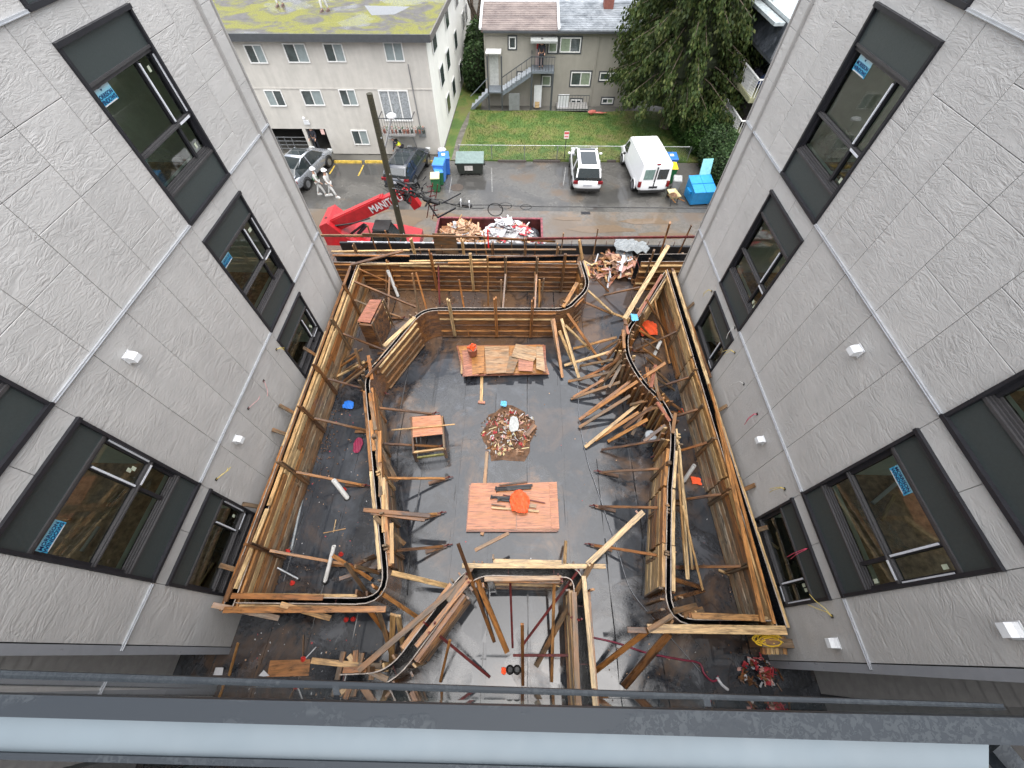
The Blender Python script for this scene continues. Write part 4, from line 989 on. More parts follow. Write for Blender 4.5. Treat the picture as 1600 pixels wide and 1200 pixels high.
# porch, landing, canopy
lx0, lzb = hz(830, 113, HY - 1.3); lx1 = hz(866, 113, HY - 1.3)[0]; PY = HY - 1.3
PW = pm('grey_blue_painted_timber', (.13, .15, .17), .5, var=.15)
MB().box(lx0, lx1, PY, HY - .003, lzb - .08, lzb + .06).build('landing', PW, house)
for x in (lx0 + .06, lx1 - .08): MB().box(x - .07, x + .07, PY + .0, PY + .14, g2, lzb - .08).build('porch_post', DKTRIM, house)
MB().box(lx0 - .1, lx1 + .1, HY - 1.2, HY - .003, he - .52, he - .40).build('canopy', pm('canopy_grey', (.22, .23, .22), .6), house)
MB().box(lx0, lx0 + .05, PY, HY, lzb + .9, lzb + .95).box(lx0, lx1, PY, PY + .05, lzb + .9, lzb + .95).build('landing_rail', DKTRIM, house)
for k in range(9):
    x = lx0 + .02 + (lx1 - lx0 - .04) * k / 8; MB().box(x - .012, x + .012, PY + .01, PY + .035, lzb + .06, lzb + .9).build('baluster', DKTRIM, house)
dxa, dza = hz(838, 60); dxb = hz(851, 60)[0]; MB().box(dxa, dxb, HY - .04, HY - .001, lzb + .06, dza).build('upper_door', pm('pinkish_door', (.42, .33, .31), .5), house)
MB().box(dxa + .05, dxb - .05, HY - .06, HY - .041, dza - .6, dza - .1).blob((dxb - .1, HY - .07, dza - .8), (.15, .03, .3)).build('door_banner', pm('red_banner', (.45, .04, .04), .6), house)
ex0, ez1 = hz(763, 112, HY); ex1 = hz(779, 112, HY)[0]
# lower landing and stairs
mlx0, mlx1 = hx0 + .25, hx0 + 1.35; mlz = g2 + 1.25
MB().box(mlx0, mlx1, PY, HY - .003, mlz - .08, mlz).build('lower_landing', PW, house)
MB().box(ex0 + .1, ex1, HY - .04, HY - .001, mlz, mlz + 2.0).build('lower_door', pm('pale_door', (.45, .46, .44), .5), house)
MB().box(ex0 - .1, ex1 + .25, HY - .9, HY - .003, mlz + 2.25, mlz + 2.33).build('door_hood', TRIMW, house)
n = 11
for k in range(n):
    x = mlx1 + (lx0 - mlx1) * k / n; z = mlz + (lzb - mlz) * (k + 1) / n
    MB().box(x - .02, x + (lx0 - mlx1) / n + .03, PY + .05, PY + 1.0, z - .05, z).build('stair_tread', pm('pale_stair_tread', (.30, .33, .36), .5), house)
for y in (PY + .02, PY + 1.03):
    MB().bar((mlx1, y, mlz - .12), (lx0, y, lzb - .12), .04, .26).build('stringer', PW, house)
MB().bar((mlx1, PY, mlz + .95), (lx0, PY, lzb + .95), .05, .05).build('stair_rail', DKTRIM, house)
for k in range(7):
    x = mlx1 + (lx0 - mlx1) * k / 6; z = mlz + (lzb - mlz) * k / 6; MB().box(x - .015, x + .015, PY - .01, PY + .02, z - .1, z + .93).build('stair_baluster', DKTRIM, house)
for k in range(5):
    x = mlx0 - .28 * (k + 1); z = mlz - .25 * (k + 1) + .12; MB().box(x, x + .3, PY + .05, PY + 1.0, z - .05, z).build('stair_tread', pm('pale_stair_tread', (.30, .33, .36)), house)
MB().bar((mlx0, PY, mlz - .1), (mlx0 - 1.4, PY, g2 + .02), .05, .2).bar((mlx0, PY, mlz + .9), (mlx0 - 1.4, PY, g2 + .95), .05, .05).build('stringer', PW, house)
for x in (mlx0 + .03, mlx1 - .03): MB().box(x - .05, x + .05, PY, PY + .1, g2, mlz + 2.25).build('porch_post', DKTRIM, house)
a = hz(795, 150, PY)[0]; b = hz(812, 150, PY)[0]; MB().box(a, b, PY, PY + .05, g2, hz(800, 146, PY)[1]).build('cellar_panel', pm('grey_plywood', (.16, .17, .17), .6), house)
a, zt = hz(835, 134, PY + .5); b = hz(847, 134, PY + .5)[0]; MB().box(a, b, PY + .6, PY + .66, g2, zt).build('leaning_panel', WHITE, house); MB().box(a + .1, a + .45, PY + .5, PY + .56, g2, zt - 1.1).build('leaning_board', WF, house)
a, zt = hz(871, 154, PY); b = hz(921, 154, PY)[0]
MB().box(a, b, PY + .05, HY, g2 - .02, g2 + .12).build('well_kerb', CONC, house)
for k in range(2): MB().box(a, b, PY + .02, PY + .05, g2 + .95 * k + .08, g2 + .95 * k + .12).build('well_rail', DKTRIM, house)
for k in range(12): x = a + (b - a) * k / 11; MB().box(x - .012, x + .012, PY + .02, PY + .045, g2, g2 + 1.03).build('well_baluster', DKTRIM, house)
MB().box(a + .1, a + .95, PY + .3, PY + .36, g2, g2 + 1.0).build('white_panel', WHITE, house)
tx = hz(925, 172, PY - .3); t = MB(); t.blob((tx[0], PY - .5, g2 + .12), (.3, .15, .15), 7, 4, .3).blob((tx[0] + .6, PY - .5, g2 + .08), (.5, .1, .06), 7, 4, .3)
tag(t.build('garden_toy', pm('faded_red_plastic', (.45, .12, .09), .6)), 'faded red plastic toy lying on the lawn against the grey house', 'toy')

# ------------------------------------------------------------------ right hand house with balconies
BX = 13.7
rh = thing('balcony_house', 'taupe house with black shingled eaves and two white railed balconies beyond the cedar', 'building', (17, 34, G))
TAU = stucco('taupe_stucco', (.23, .21, .19), .05)
MB().box(BX + 1.6, BX + 12, 27.0, 44, G, -8.0).build('wall', TAU, rh)
MB().box(BX - .2, BX + 11, 28.3, 44, -7.15, -7.0).build('flat_roof', pm('pale_flat_roof', (.33, .37, .38), .4, var=.2), rh)
md = MB(); md.loft([[(BX + .0, 27.5, -8.35), (BX + .0, 44, -8.35)], [(BX + .45, 28.2, -7.0), (BX + .45, 44, -7.0)]], cap=False, closed=False); md.loft([[(BX + .0, 27.5, -8.35), (BX + 9, 27.5, -8.35)], [(BX + .45, 28.2, -7.0), (BX + 9, 28.2, -7.0)]], cap=False, closed=False)
rf = md.build('eave_roof', SHK, rh)
for k in range(9):
    t0 = k / 9; z = -8.35 + 1.35 * t0; x = BX + .45 * t0 - .02; y = 27.5 + .7 * t0 - .02; j = 0; yy = y
    while yy < 38:
        w = R.uniform(.28, .42); MB().quadbox((x - .01, yy + w / 2, z + .085), (.025, w - .012, .185), Matrix.Rotation(math.radians(18), 3, 'Y')).build('shingle', SHK, rf); yy += w
MB().box(BX - .03, BX + .0, 27.4, 44, -8.5, -8.33).box(BX - .03, BX + 9, 27.37, 27.4, -8.5, -8.33).build('eave_gutter', DKTRIM, rh)
MB().box(BX + .42, BX + .55, 28.2, 44, -7.02, -6.82).box(BX + .42, BX + 9, 28.15, 28.2, -7.02, -6.82).build('roof_edge', pm('pale_roof_edge', (.42, .46, .47), .4), rh)
MB().box(BX + 2, BX + 2.7, 28.6, 29.0, -7.0, -6.7).build('skylight', WHITE, rh)
for zt in (-9.35, -11.5):
    zb = zt - .95
    MB().box(BX - .1, BX + 1.6, 27.7, 34.5, zb - .25, zb).build('balcony_slab', pm('mossy_slab', (.24, .24, .14), .7, var=.2), rh)
    MB().box(BX - .05, BX + .02, 27.7, 34.5, zt - .06, zt).box(BX - .05, BX + 2.2, 27.68, 27.75, zt - .06, zt).build('balcony_rail', TRIMW, rh)
    y = 27.8
    while y < 32: MB().box(BX - .03, BX, y, y + .025, zb, zt - .06).build('baluster', TRIMW, rh); y += .16
    x = BX + .1
    while x < BX + 2: MB().box(x, x + .025, 27.7, 27.73, zb, zt - .06).build('baluster', TRIMW, rh); x += .14
    MB().box(BX + .02, BX + .03, 28.6, 32, zb, zt - .1).build('privacy_panel', pm('frosted_panel', (.33, .33, .32), .4), rh)
for q, (y, z, c) in enumerate([(29.2, -10.0, (.03, .05, .12)), (30.1, -10.0, (.02, .02, .03)), (29.0, -12.1, (.03, .02, .02))]):
    mb = MB(); mb.blob((BX + .9, y, z), (.35, .4, .35), 7, 4, .3)
    tag(mb.build('covered_chair', pm('chair_cloth%d' % q, c, .7)), ['dark blue covered chair on the upper balcony of the right house', 'black covered chair farther along the upper balcony of the right house', 'dark object on the lower balcony of the right house'][q], 'chair')
MB().box(BX + 1.55, BX + 1.6, 29.5, 31.5, -10.3, -8.6).build('patio_door', HOUSEGL, rh); MB().box(BX + 1.55, BX + 1.6, 27.8, 30, -12.4, -10.7).build('patio_door', pm('brown_lattice', (.16, .09, .06), .7), rh)

# ------------------------------------------------------------------ vegetation
def leafcloud(mb, c, r, n, size, drop=0.0, rg=R, shell=.6, asp=.5):
    for _ in range(n):
        while True:
            d = V((rg.uniform(-1, 1), rg.uniform(-1, 1), rg.uniform(-1, 1)))
            if shell * shell < d.length_squared < 1: break
        p = V((c[0] + d.x * r[0], c[1] + d.y * r[1], c[2] + d.z * r[2]))
        o = V((d.x, d.y, 0)); o = o.normalized() if o.length > .01 else V((1, 0, 0))
        ax = (o * rg.uniform(.2, 1) + V((rg.uniform(-.5, .5), rg.uniform(-.5, .5), -drop + rg.uniform(-.4, .4)))).normalized() * size * rg.uniform(.6, 1.4)
        sd_ = ax.cross(V((rg.uniform(-1, 1), rg.uniform(-1, 1), rg.uniform(-1, 1)))).normalized() * size * asp * rg.uniform(.6, 1.2)
        mb.face([p, p + ax * .5 + sd_, p + ax, p + ax * .5 - sd_])
RC = random.Random(11)
ced = thing('cedar_tree', 'large drooping cedar standing on the lawn beside the grey house', 'tree', (11.0, 33.6, G))
tk = MB(); tk.tube([(11.0, 33.6, G), (11.05, 33.6, -11), (11.1, 33.6, -6), (11.1, 33.6, 3.5)], [.48, .36, .28, .05], 10); tk.build('trunk', BARK, ced)
cm = MB(); lb_ = MB()
for k in range(330):
    t = (k + .5) / 330; z = -12.3 + 15.5 * t; rad = (5.2 * (1 - t) ** .7 + .35) * (.8 + .32 * RC.random()); 
    if t < .10: rad *= .55 + t * 4.5
    a = k * 2.399 + RC.uniform(-.3, .3); bx, by = math.cos(a), math.sin(a)
    p0 = V((11.05, 33.6, z + .5)); p1 = V((11.05 + bx * rad, 33.6 + by * rad, z - rad * .10)); pm_ = p0.lerp(p1, .55) + V((0, 0, .25))
    lb_.tube([p0, pm_, p1], [.06, .035, .01], 4)
    for q in range(400):
        s = RC.random() ** .7; c = (p0.lerp(pm_, s / .55) if s < .55 else pm_.lerp(p1, (s - .55) / .45)); w = .55 * (1.1 - s * .6)
        p = c + V((RC.gauss(0, w * .5), RC.gauss(0, w * .5), RC.uniform(-.75, .12))); L = RC.uniform(.13, .30)
        ax = V((bx * .35 + RC.uniform(-.35, .35), by * .35 + RC.uniform(-.35, .35), -1 + RC.uniform(-.2, .6))).normalized() * L; sd_ = ax.cross(V((RC.uniform(-1, 1), RC.uniform(-1, 1), .2))).normalized() * L * .29
        cm.face([p, p + ax * .4 + sd_, p + ax, p + ax * .45 - sd_])
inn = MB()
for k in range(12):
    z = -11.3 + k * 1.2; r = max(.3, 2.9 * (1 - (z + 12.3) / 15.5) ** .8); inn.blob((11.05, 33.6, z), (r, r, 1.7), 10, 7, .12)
inn.build('inner_growth', pm('inner_dark_leaves', (.02, .028, .01), .9), ced)  # dark filler mass inside the crown
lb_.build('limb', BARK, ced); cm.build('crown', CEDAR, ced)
def hedge(name, label, boxes, mat, n, size=.14):
    h = thing(name, label, 'hedge', (boxes[0][0], boxes[0][1], G)); rg = random.Random(len(label)); mb = MB(); inn = MB(); tot = sum(b[3] * b[4] * b[5] for b in boxes)
    for (x, y, z, rx, ry_, rz_) in boxes:
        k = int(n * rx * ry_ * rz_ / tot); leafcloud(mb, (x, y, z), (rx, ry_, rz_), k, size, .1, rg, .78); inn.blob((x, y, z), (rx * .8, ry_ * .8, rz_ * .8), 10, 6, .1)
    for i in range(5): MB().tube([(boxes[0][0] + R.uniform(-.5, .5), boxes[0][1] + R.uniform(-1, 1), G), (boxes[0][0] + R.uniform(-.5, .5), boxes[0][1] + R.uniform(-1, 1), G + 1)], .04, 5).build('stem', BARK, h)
    inn.build('inner_growth', pm('inner_dark_leaves', (.02, .035, .01), .9), h); mb.build('foliage', mat, h)
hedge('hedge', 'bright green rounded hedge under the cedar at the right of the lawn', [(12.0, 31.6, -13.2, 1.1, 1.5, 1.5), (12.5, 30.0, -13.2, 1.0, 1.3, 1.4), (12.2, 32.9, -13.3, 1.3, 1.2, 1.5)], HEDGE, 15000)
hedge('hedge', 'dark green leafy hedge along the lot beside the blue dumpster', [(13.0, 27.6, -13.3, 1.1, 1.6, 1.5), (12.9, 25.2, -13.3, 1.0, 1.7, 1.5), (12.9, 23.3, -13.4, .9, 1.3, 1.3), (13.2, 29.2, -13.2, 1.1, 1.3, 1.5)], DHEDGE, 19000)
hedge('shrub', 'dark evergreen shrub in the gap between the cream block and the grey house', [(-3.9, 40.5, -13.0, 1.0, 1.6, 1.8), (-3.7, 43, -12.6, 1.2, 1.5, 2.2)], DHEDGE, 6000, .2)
def bare(name, label, x, y, h, sp, seed):
    rg = random.Random(seed); t = thing(name, label, 'tree', (x, y, G)); mb = MB(); tw = MB()
    def br(p, d, L, r, lv):
        q = p + d * L * .5 + V((rg.uniform(-.1, .1), rg.uniform(-.1, .1), 0)) * L * .4; e = p + d * L; (mb if lv < 2 else tw).tube([p, q, e], [r, r * .8, r * .6], 6 if lv < 2 else 3, cap=False)
        if lv < 5:
            for k in range(3 if lv else 4):
                dd = (d + V((rg.uniform(-1, 1), rg.uniform(-1, 1), rg.uniform(-.2, .7))) * sp).normalized(); br(e.lerp(p, rg.uniform(0, .3)), dd, L * rg.uniform(.6, .8), r * .55, lv + 1)
    br(V((x, y, G)), V((.05, 0, 1)).normalized(), h, .22, 0); mb.build('trunk', BARK, t); tw.build('twigs', pm('brown_twigs', (.17, .13, .11), .9), t)
bare('bare_tree', 'leafless street tree rising between the cream block and the grey house', -4.2, 46.5, 3.4, .75, 5)
bare('bare_tree', 'leafless tree farther back at the top of the picture behind the grey house roof', -5.2, 53, 3.6, .8, 9)
bare('bare_tree', 'slender leafless tree close beside the left roof edge of the grey house', -3.3, 50, 3.0, .7, 4)
for i, (x, y, w, d, h, c) in enumerate([(-14, 66, 12, 9, 6, (.3, .27, .24)), (2, 66, 11, 9, 6.5, (.34, .33, .32)), (16, 67, 12, 9, 6, (.25, .2, .18)), (30, 52, 10, 12, 6, (.32, .31, .29))]):
    b = thing('distant_house', ['brownish house beyond the street, behind the mossy roof', 'pale grey house beyond the street behind the olive grey house', 'dark brown house beyond the street behind the cedar', 'pale house far behind the balcony house'][i], 'building', (x, y, G))
    MB().box(x - w / 2, x + w / 2, y - d / 2, y + d / 2, G, G + h).build('wall', pm('far_wall%d' % i, c, .8), b)
    MB().loft([[(xx, y - d / 2 - .4, G + h), (xx, y, G + h + 2.2), (xx, y + d / 2 + .4, G + h)] for xx in (x - w / 2 - .3, x + w / 2 + .3)]).build('roof', SHG, b)
    for k in range(4): window(b, x - w / 2 + 1 + k * w / 4.2, x - w / 2 + 2.3 + k * w / 4.2, G + 3.5, G + 4.8, y - d / 2, .08)

# ------------------------------------------------------------------ lane furniture
pl = thing('utility_pole', 'tall mossy wooden utility pole leaning over the lane in front of the red telehandler', 'pole', (-6.6, 16.4, G))
p0, p1 = aty(637, 400, 16.4), aty(577, 146, 16.4)
ext = (p0 - p1).normalized(); pbot = p0 + ext * ((G - p0.z) / ext.z)
MB().tube([pbot, p0.lerp(p1, .5), p1], [.145, .13, .11], 14).build('pole_shaft', POLE, pl)
for k in range(4): q = p0.lerp(p1, .2 + k * .2); MB().tube([q + V((.1, -.14, 0)), q + V((.12, -.2, 0))], .02, 6).build('pole_bolt', SILV, pl)
# street lamp on its arm
la = thing('street_lamp', 'white street lamp arm leaning up behind the wooden pole', 'lamp', (-6.9, 25, G))
a, b = aty(601, 234, 26.5), aty(612, 183, 24); MB().tube([V((a.x, a.y, G)), a, b], [.06, .055, .05], 8).build('lamp_arm', WHITE, la); MB().blob(b + V((0, 0, .06)), (.28, .28, .13), 10, 5).build('lamp_head', WHITE, la)
# cables
def cable(pts, zs_y, r, label, n=14, sag=.1):
    P = [aty(px, py, y) for (px, py), y in zip(pts, zs_y)]; out = []
    for a, b in zip(P, P[1:]):
        for k in range(n): t = k / n; q = a.lerp(b, t); q = q + V((0, 0, -sag * 4 * t * (1 - t))); out.append(q)
    out.append(P[-1]); mb = MB(); mb.tube(out, r, 6); return tag(mb.build('overhead_cable', CABLE), label, 'cable')
oc = cable([(616, 295), (700, 318), (770, 320), (900, 323), (1250, 325)], [16.4] * 5, .022, 'thick black overhead cable running from the pole across to the right wing', sag=.03)
cable([(616, 300), (690, 312), (716, 322), (757, 325)], [16.4] * 4, .022, 'black cable bundle just below the main overhead cable near the pole', sag=.05)
for (px, py, r, L) in [(774, 328, .33, 'round coil of black cable hanging from the overhead line'), (790, 322, .28, 'thinner second loop of cable right of the round coil'), (822, 324, .24, 'small cable loop farthest right on the overhead line')]:
    c = aty(px, py, 16.35); mb = MB(); sq = .95 if r > .3 else .55
    mb.tube([c + V((math.cos(t * .2618) * r, 0.02 * t / 12, math.sin(t * .2618) * r * sq)) for t in range(25)], .022 if r > .3 else .012, 6, cap=False); tag(mb.build('cable_loop', CABLE), L, 'cable')
a, b = aty(716, 318, 16.3), aty(738, 322, 16.3); mb = MB(); mb.tube([a, a.lerp(b, .1), a.lerp(b, .9), b], [.03, .075, .075, .03], 10); cb = tag(mb.build('splice_case', CABLE), 'black cable splice case slung under the overhead line', 'splice case')
for q in (.2, .8): p = a.lerp(b, q); MB().box(p.x - .02, p.x + .02, p.y - .08, p.y + .08, p.z - .08, p.z + .2).build('white_tie', WHITE, cb)
a, b = aty(660, 310, 16.3), aty(688, 318, 16.3); mb = MB(); mb.tube([a, a.lerp(b, .1), a.lerp(b, .9), b], [.04, .1, .1, .04], 10); tag(mb.build('splice_case', CABLE), 'larger black splice case beside the bracket of the pole', 'splice case')
# tangle of line hardware on the pole
tg = thing('line_hardware', 'tangled black cables, insulators and a steel bracket fixed to the pole', 'cable bracket', tuple(aty(640, 300, 16.3)))
for k in range(26):
    c = aty(620 + R.uniform(0, 42), 286 + R.uniform(0, 22), 16.3 + R.uniform(-.25, .25)); pts = [c]
    for q in range(4): pts.append(pts[-1] + V((R.uniform(-.25, .3), R.uniform(-.1, .1), R.uniform(-.22, .18))))
    MB().tube(pts, R.choice([.018, .03, .045]), 5).build('cable_end', CABLE, tg)
q = [aty(*p, 16.3) for p in ((612, 294), (660, 303), (668, 316), (684, 340))]
MB().tube(q, .035, 5).build('bracket_arm', FRAME, tg); MB().bar(q[3], aty(712, 325, 16.3), .06).bar(aty(690, 318, 16.3), aty(720, 302, 16.3), .04).build('bracket_stay', FRAME, tg)
for k in range(7): a = aty(668 + k * 1.6 - 1, 292 + k * 7.5, 16.5); MB().bar(a, a + V((.28, 0, .05)), .035).build('rung', STEEL, tg)
MB().bar(aty(676, 286, 16.5), aty(667, 340, 16.5), .04).bar(aty(684, 288, 16.5), aty(676, 342, 16.5), .04).build('ladder_rail', STEEL, tg)

# telehandler
th = thing('telehandler', 'red telescopic handler with its boom raised to the right behind the wooden pole', 'construction vehicle', (-7.2, 18.0, G))
YH = 18.0
def hp(px, py, y=YH): return aty(px, py, y)
bA, bB = hp(519, 352), hp(638, 298)
d = (bB - bA).normalized(); up = V((-d.z, 0, d.x))
mb = MB(); mb.bar(bA, bA.lerp(bB, .72), .42, .58, up=up); mb.build('boom', RED, th)
MB().bar(bA.lerp(bB, .72), bB, .34, .44, up=up).build('boom_extension', RED, th)
MB().bar(bA + up * .31, bA.lerp(bB, .70) + up * .31, .30, .05, up=up).build('boom_top_plate', RED, th)
mid = bA.lerp(bB, .56) + V((0, -.215, 0))
text('MANITOU', .50, WHITE, 'boom_lettering', th, mid + d * .80 - up * .03, d, up, extr=.004, sx=.82)
MB().bar(bB - d * .1, bB + V((.3, 0, -.8)), .34, .4).build('boom_head', RED, th)
bx, bz0 = hp(519, 375), None
x0, x1 = hp(514, 370).x, hp(655, 375).x; zc = G + .75
ch = MB(); ch.loft([[(x0, y, zc), (x0, y, zc + 1.55), (x0 + .45, y, zc + 1.75), (x0 + 1.3, y, zc + .75), (x1 - .9, y, zc + .6), (x1, y, zc + .35), (x1, y, zc - .1), (x0, y, zc - .3)] for y in (YH - .5, YH + 1.1)]); ch.build('chassis', RED, th)
MB().box(x0 + .2, x1 - .9, YH - 1.05, YH - .51, zc - .1, zc + .42).build('side_tank', RED, th)
cab0 = hp(583, 340).x; cab1 = hp(623, 340).x; cz = G + 1.2
MB().loft([[(cab0 - .15, y, cz), (cab0 - .05, y, cz + .7), (cab0 + .25, y, cz + 1.28), (cab1 - .35, y, cz + 1.32), (cab1 + .05, y, cz + .6), (cab1 + .15, y, cz)] for y in (YH - 1.1, YH - .3)]).build('cab_glass', CARGL, th)
for (xa, za, xb, zb) in [(cab0 - .15, 0, cab0 - .05, .7), (cab0 - .05, .7, cab0 + .25, 1.3), (cab0 + .25, 1.3, cab1 - .35, 1.34), (cab1 - .35, 1.34, cab1 + .05, .6), (cab1 + .05, .6, cab1 + .15, 0), (cab0 + .55, 0, cab0 + .6, 1.3)]:
    MB().bar((xa, YH - 1.12, cz + za), (xb, YH - 1.12, cz + zb), .07).build('cab_frame', BLACK, th)
MB().box(cab0 + .2, cab1 - .3, YH - 1.1, YH - .3, cz + 1.33, cz + 1.38).build('cab_roof', BLACK, th)
for wx in (x0 + .75, x1 - .75):
    for wy in (YH - .85, YH + 1.2):
        w = MB(); w.tube([(wx, wy - .2, G + .55), (wx, wy - .17, G + .55), (wx, wy + .17, G + .55), (wx, wy + .2, G + .55)], [.48, .55, .55, .48], 20); wh = w.build('wheel', BLACK, th); MB().tube([(wx, wy - .215, G + .55), (wx, wy - .19, G + .55)], .27, 14).build('rim', RED, wh)
    MB().tube([(wx - .6, YH - .85, G + .9), (wx, YH - .85, G + 1.25), (wx + .6, YH - .85, G + .9)], .1, 6).build('mudguard', pm('faded_red', (.5, .06, .08), .4), th)
MB().tube([hp(560, 365), hp(572, 352)], .09, 8).tube([hp(545, 368), hp(569, 350)], .06, 8).build('lift_cylinder', FRAME, th)
MB().tube([bA + V((0, -.25, .1)), bA.lerp(bB, .3) + V((0, -.26, -.25)), bA.lerp(bB, .5) + V((0, -.26, -.35))], .04, 6).build('hydraulic_hose', BLACK, th)
MB().blob(bA + V((-.1, 0, .15)), (.3, .35, .25), 8, 5, .15).build('boom_pivot', FRAME, th)

# red skip with rubbish
zr = -12.75; c0, c1 = atz(681, 343, zr), atz(845, 340, zr); c2, c3 = atz(850, 388, zr), atz(680, 388, zr)
x0, x1, y0, y1 = (c0.x + c3.x) / 2, (c1.x + c2.x) / 2, (c2.y + c3.y) / 2, (c0.y + c1.y) / 2
sk = thing('skip', 'dark red open waste container full of cardboard, wood and plastic in the lane', 'waste container', ((x0 + x1) / 2, (y0 + y1) / 2, G))
for (a, b, c, d2) in ((x0, x0 + .06, y0, y1), (x1 - .06, x1, y0, y1), (x0 + .06, x1 - .06, y0, y0 + .06), (x0 + .06, x1 - .06, y1 - .06, y1)): MB().box(a, b, c, d2, G + .1, zr).build('side_panel', DRED, sk)
MB().box(x0 + .06, x1 - .06, y0 + .06, y1 - .06, G + .1, G + .2).build('floor_panel', DRED, sk)
for (a, b, c, d2) in ((x0 - .03, x1 + .03, y0 - .03, y0 + .08), (x0 - .03, x1 + .03, y1 - .08, y1 + .03), (x0 - .03, x0 + .08, y0 + .08, y1 - .08), (x1 - .08, x1 + .03, y0 + .08, y1 - .08)): MB().box(a, b, c, d2, zr, zr + .07).build('rim', pm('worn_pink_red', (.20, .05, .06), .5, var=.3), sk)
def rubbish(name, label, cx, cy, z, rx, ry_, n, cols, smin=.08, smax=.35, hgt=.4, base=None, stick=.6):
    o = thing(name, label, 'debris pile', (cx, cy, z)); buckets = {}
    for k in range(n):
        r = math.sqrt(R.random()); a = R.uniform(0, 6.28); r *= 1 + .28 * math.sin(a * 2 + 1.1) * .6 + .16 * math.sin(a * 5); x, y = cx + math.cos(a) * r * rx, cy + math.sin(a) * r * ry_; zz = z + hgt * (1 - r * r) * R.uniform(.4, 1) + .03
        mt = R.choice(cols); mb = buckets.setdefault(mt.name, (MB(), mt))[0]; s = R.uniform(smin, smax)
        rot = Matrix.Rotation(R.uniform(0, 6.28), 3, 'Z') @ Matrix.Rotation(R.uniform(-.5, .5), 3, 'X') @ Matrix.Rotation(R.uniform(-.4, .4), 3, 'Y')
        if R.random() < stick: mb.quadbox((x, y, zz), (s * 2.2, s * R.uniform(.10, .28), .022), rot)
        else:
            g_ = [[V((x, y, zz)) + rot @ V(((i - 1.5) * s * .4, (j - 1.5) * s * .33, R.uniform(-.04, .06))) for j in range(4)] for i in range(4)]; mb.loft(g_, cap=False, closed=False)
    if base:
        b = MB(); rings = []
        for i in range(7):
            r = i / 6; rings.append([(cx + math.cos(k * .349) * rx * 1.12 * r * (1 + .13 * math.sin(k * 2.1 + 1) * r), cy + math.sin(k * .349) * ry_ * 1.12 * r * (1 + .12 * math.sin(k * 1.7) * r), z + .008 + hgt * .75 * (1 - r * r) * R.uniform(.85, 1.05)) for k in range(18)])
        rings = [[(q[0] + (R.uniform(-.09, .09) * rx if i_ > 4 else 0), q[1] + (R.uniform(-.09, .09) * ry_ if i_ > 4 else 0), q[2]) for q in rg_] for i_, rg_ in enumerate(rings)]
        b.loft(rings, cap=False); b.build('heap', base, o, smooth=True)
    for nm, (mb, mt) in buckets.items(): tag(mb.build('scraps', mt, o), kind='stuff')
    return o
CARD = pm('cardboard', (.48, .30, .19), .8, var=.15); WPL = pm('white_plastic', (.48, .48, .49), .4, var=.1); PINK = pm('pink_scrap', (.50, .28, .24), .7); REDS = pm('red_scrap', (.42, .04, .05), .6); BLK = pm('black_bag', (.03, .03, .035), .3); SKYB = pm('light_blue_scrap', (.12, .42, .65), .5)
xm, ym = (x0 + x1) / 2, (y0 + y1) / 2
rubbish('waste_heap', 'cardboard and broken wood heaped in the left half of the red container', x0 + 1.35, ym, G + 1.15, 1.3, 1.05, 340, [CARD, CARD, WF, WO, WPL, CARD], .12, .42, 1.2, CARD)
rubbish('waste_heap', 'crumpled white plastic wrap heaped in the right half of the red container', x1 - 1.75, ym, G + 1.15, 1.55, 1.05, 380, [WPL, WPL, WPL, CARD, REDS, WPL], .15, .45, 1.3, WPL)
mb = MB(); mb.blob((x1 - .5, ym + .25, zr - .3), (.4, .6, .3), 9, 6, .2); tag(mb.build('rubbish_bag', BLK), 'black rubbish bag in the right corner of the red container', 'bag')
mb = MB(); mb.blob((x1 - .95, ym - .05, zr - .15), (.25, .2, .15), 9, 6, .25); tag(mb.build('rubbish_bag', SKYB), 'light blue plastic bag near the right end of the red container', 'bag')

# lane side guard rail on the deck and odd panels
gr_ = thing('timber_guardrail', 'thin dark timber guardrail along the lane edge of the deck', 'railing', (0, 12.5, D))
gy = 12.45
for (p, q, m_) in [((500, 368), (640, 369), WG), ((566, 366), (755, 371), WD), ((748, 371), (868, 377), WD), ((818, 373), (1086, 370), STEEL)]:
    board(aty(*p, gy), aty(*q, gy), .05, .085, m_, 'rail', gr_)
for px, py in [(575, 340), (603, 348), (742, 355), (758, 350), (800, 360), (836, 365), (880, 352), (936, 345), (1078, 340), (690, 372), (655, 375)]:
    a = aty(px, py + 12, gy + .05); board((a.x, gy + .06, D), (a.x + R.uniform(-.06, .06), gy + .05, a.z), .04, .06, rw((.05, .1, .5, .35)), 'post', gr_)
a = aty(762, 358, gy); MB().bar((a.x, gy - .05, a.z), (a.x, gy - .05, a.z - .75), .07, .05).build('red_marked_post', pm('fluorescent_red', (.8, .02, .02), .5), gr_)
a, b = aty(677, 371, 12.6), aty(716, 392, 12.6); mb = MB(); mb.quadbox(((a.x + b.x) / 2, 12.55, (a.z + b.z) / 2), (b.x - a.x, .02, 1.0)); tag(mb.build('weathered_board', WG), 'weathered plywood board standing at the lane edge below the red container', 'panel')

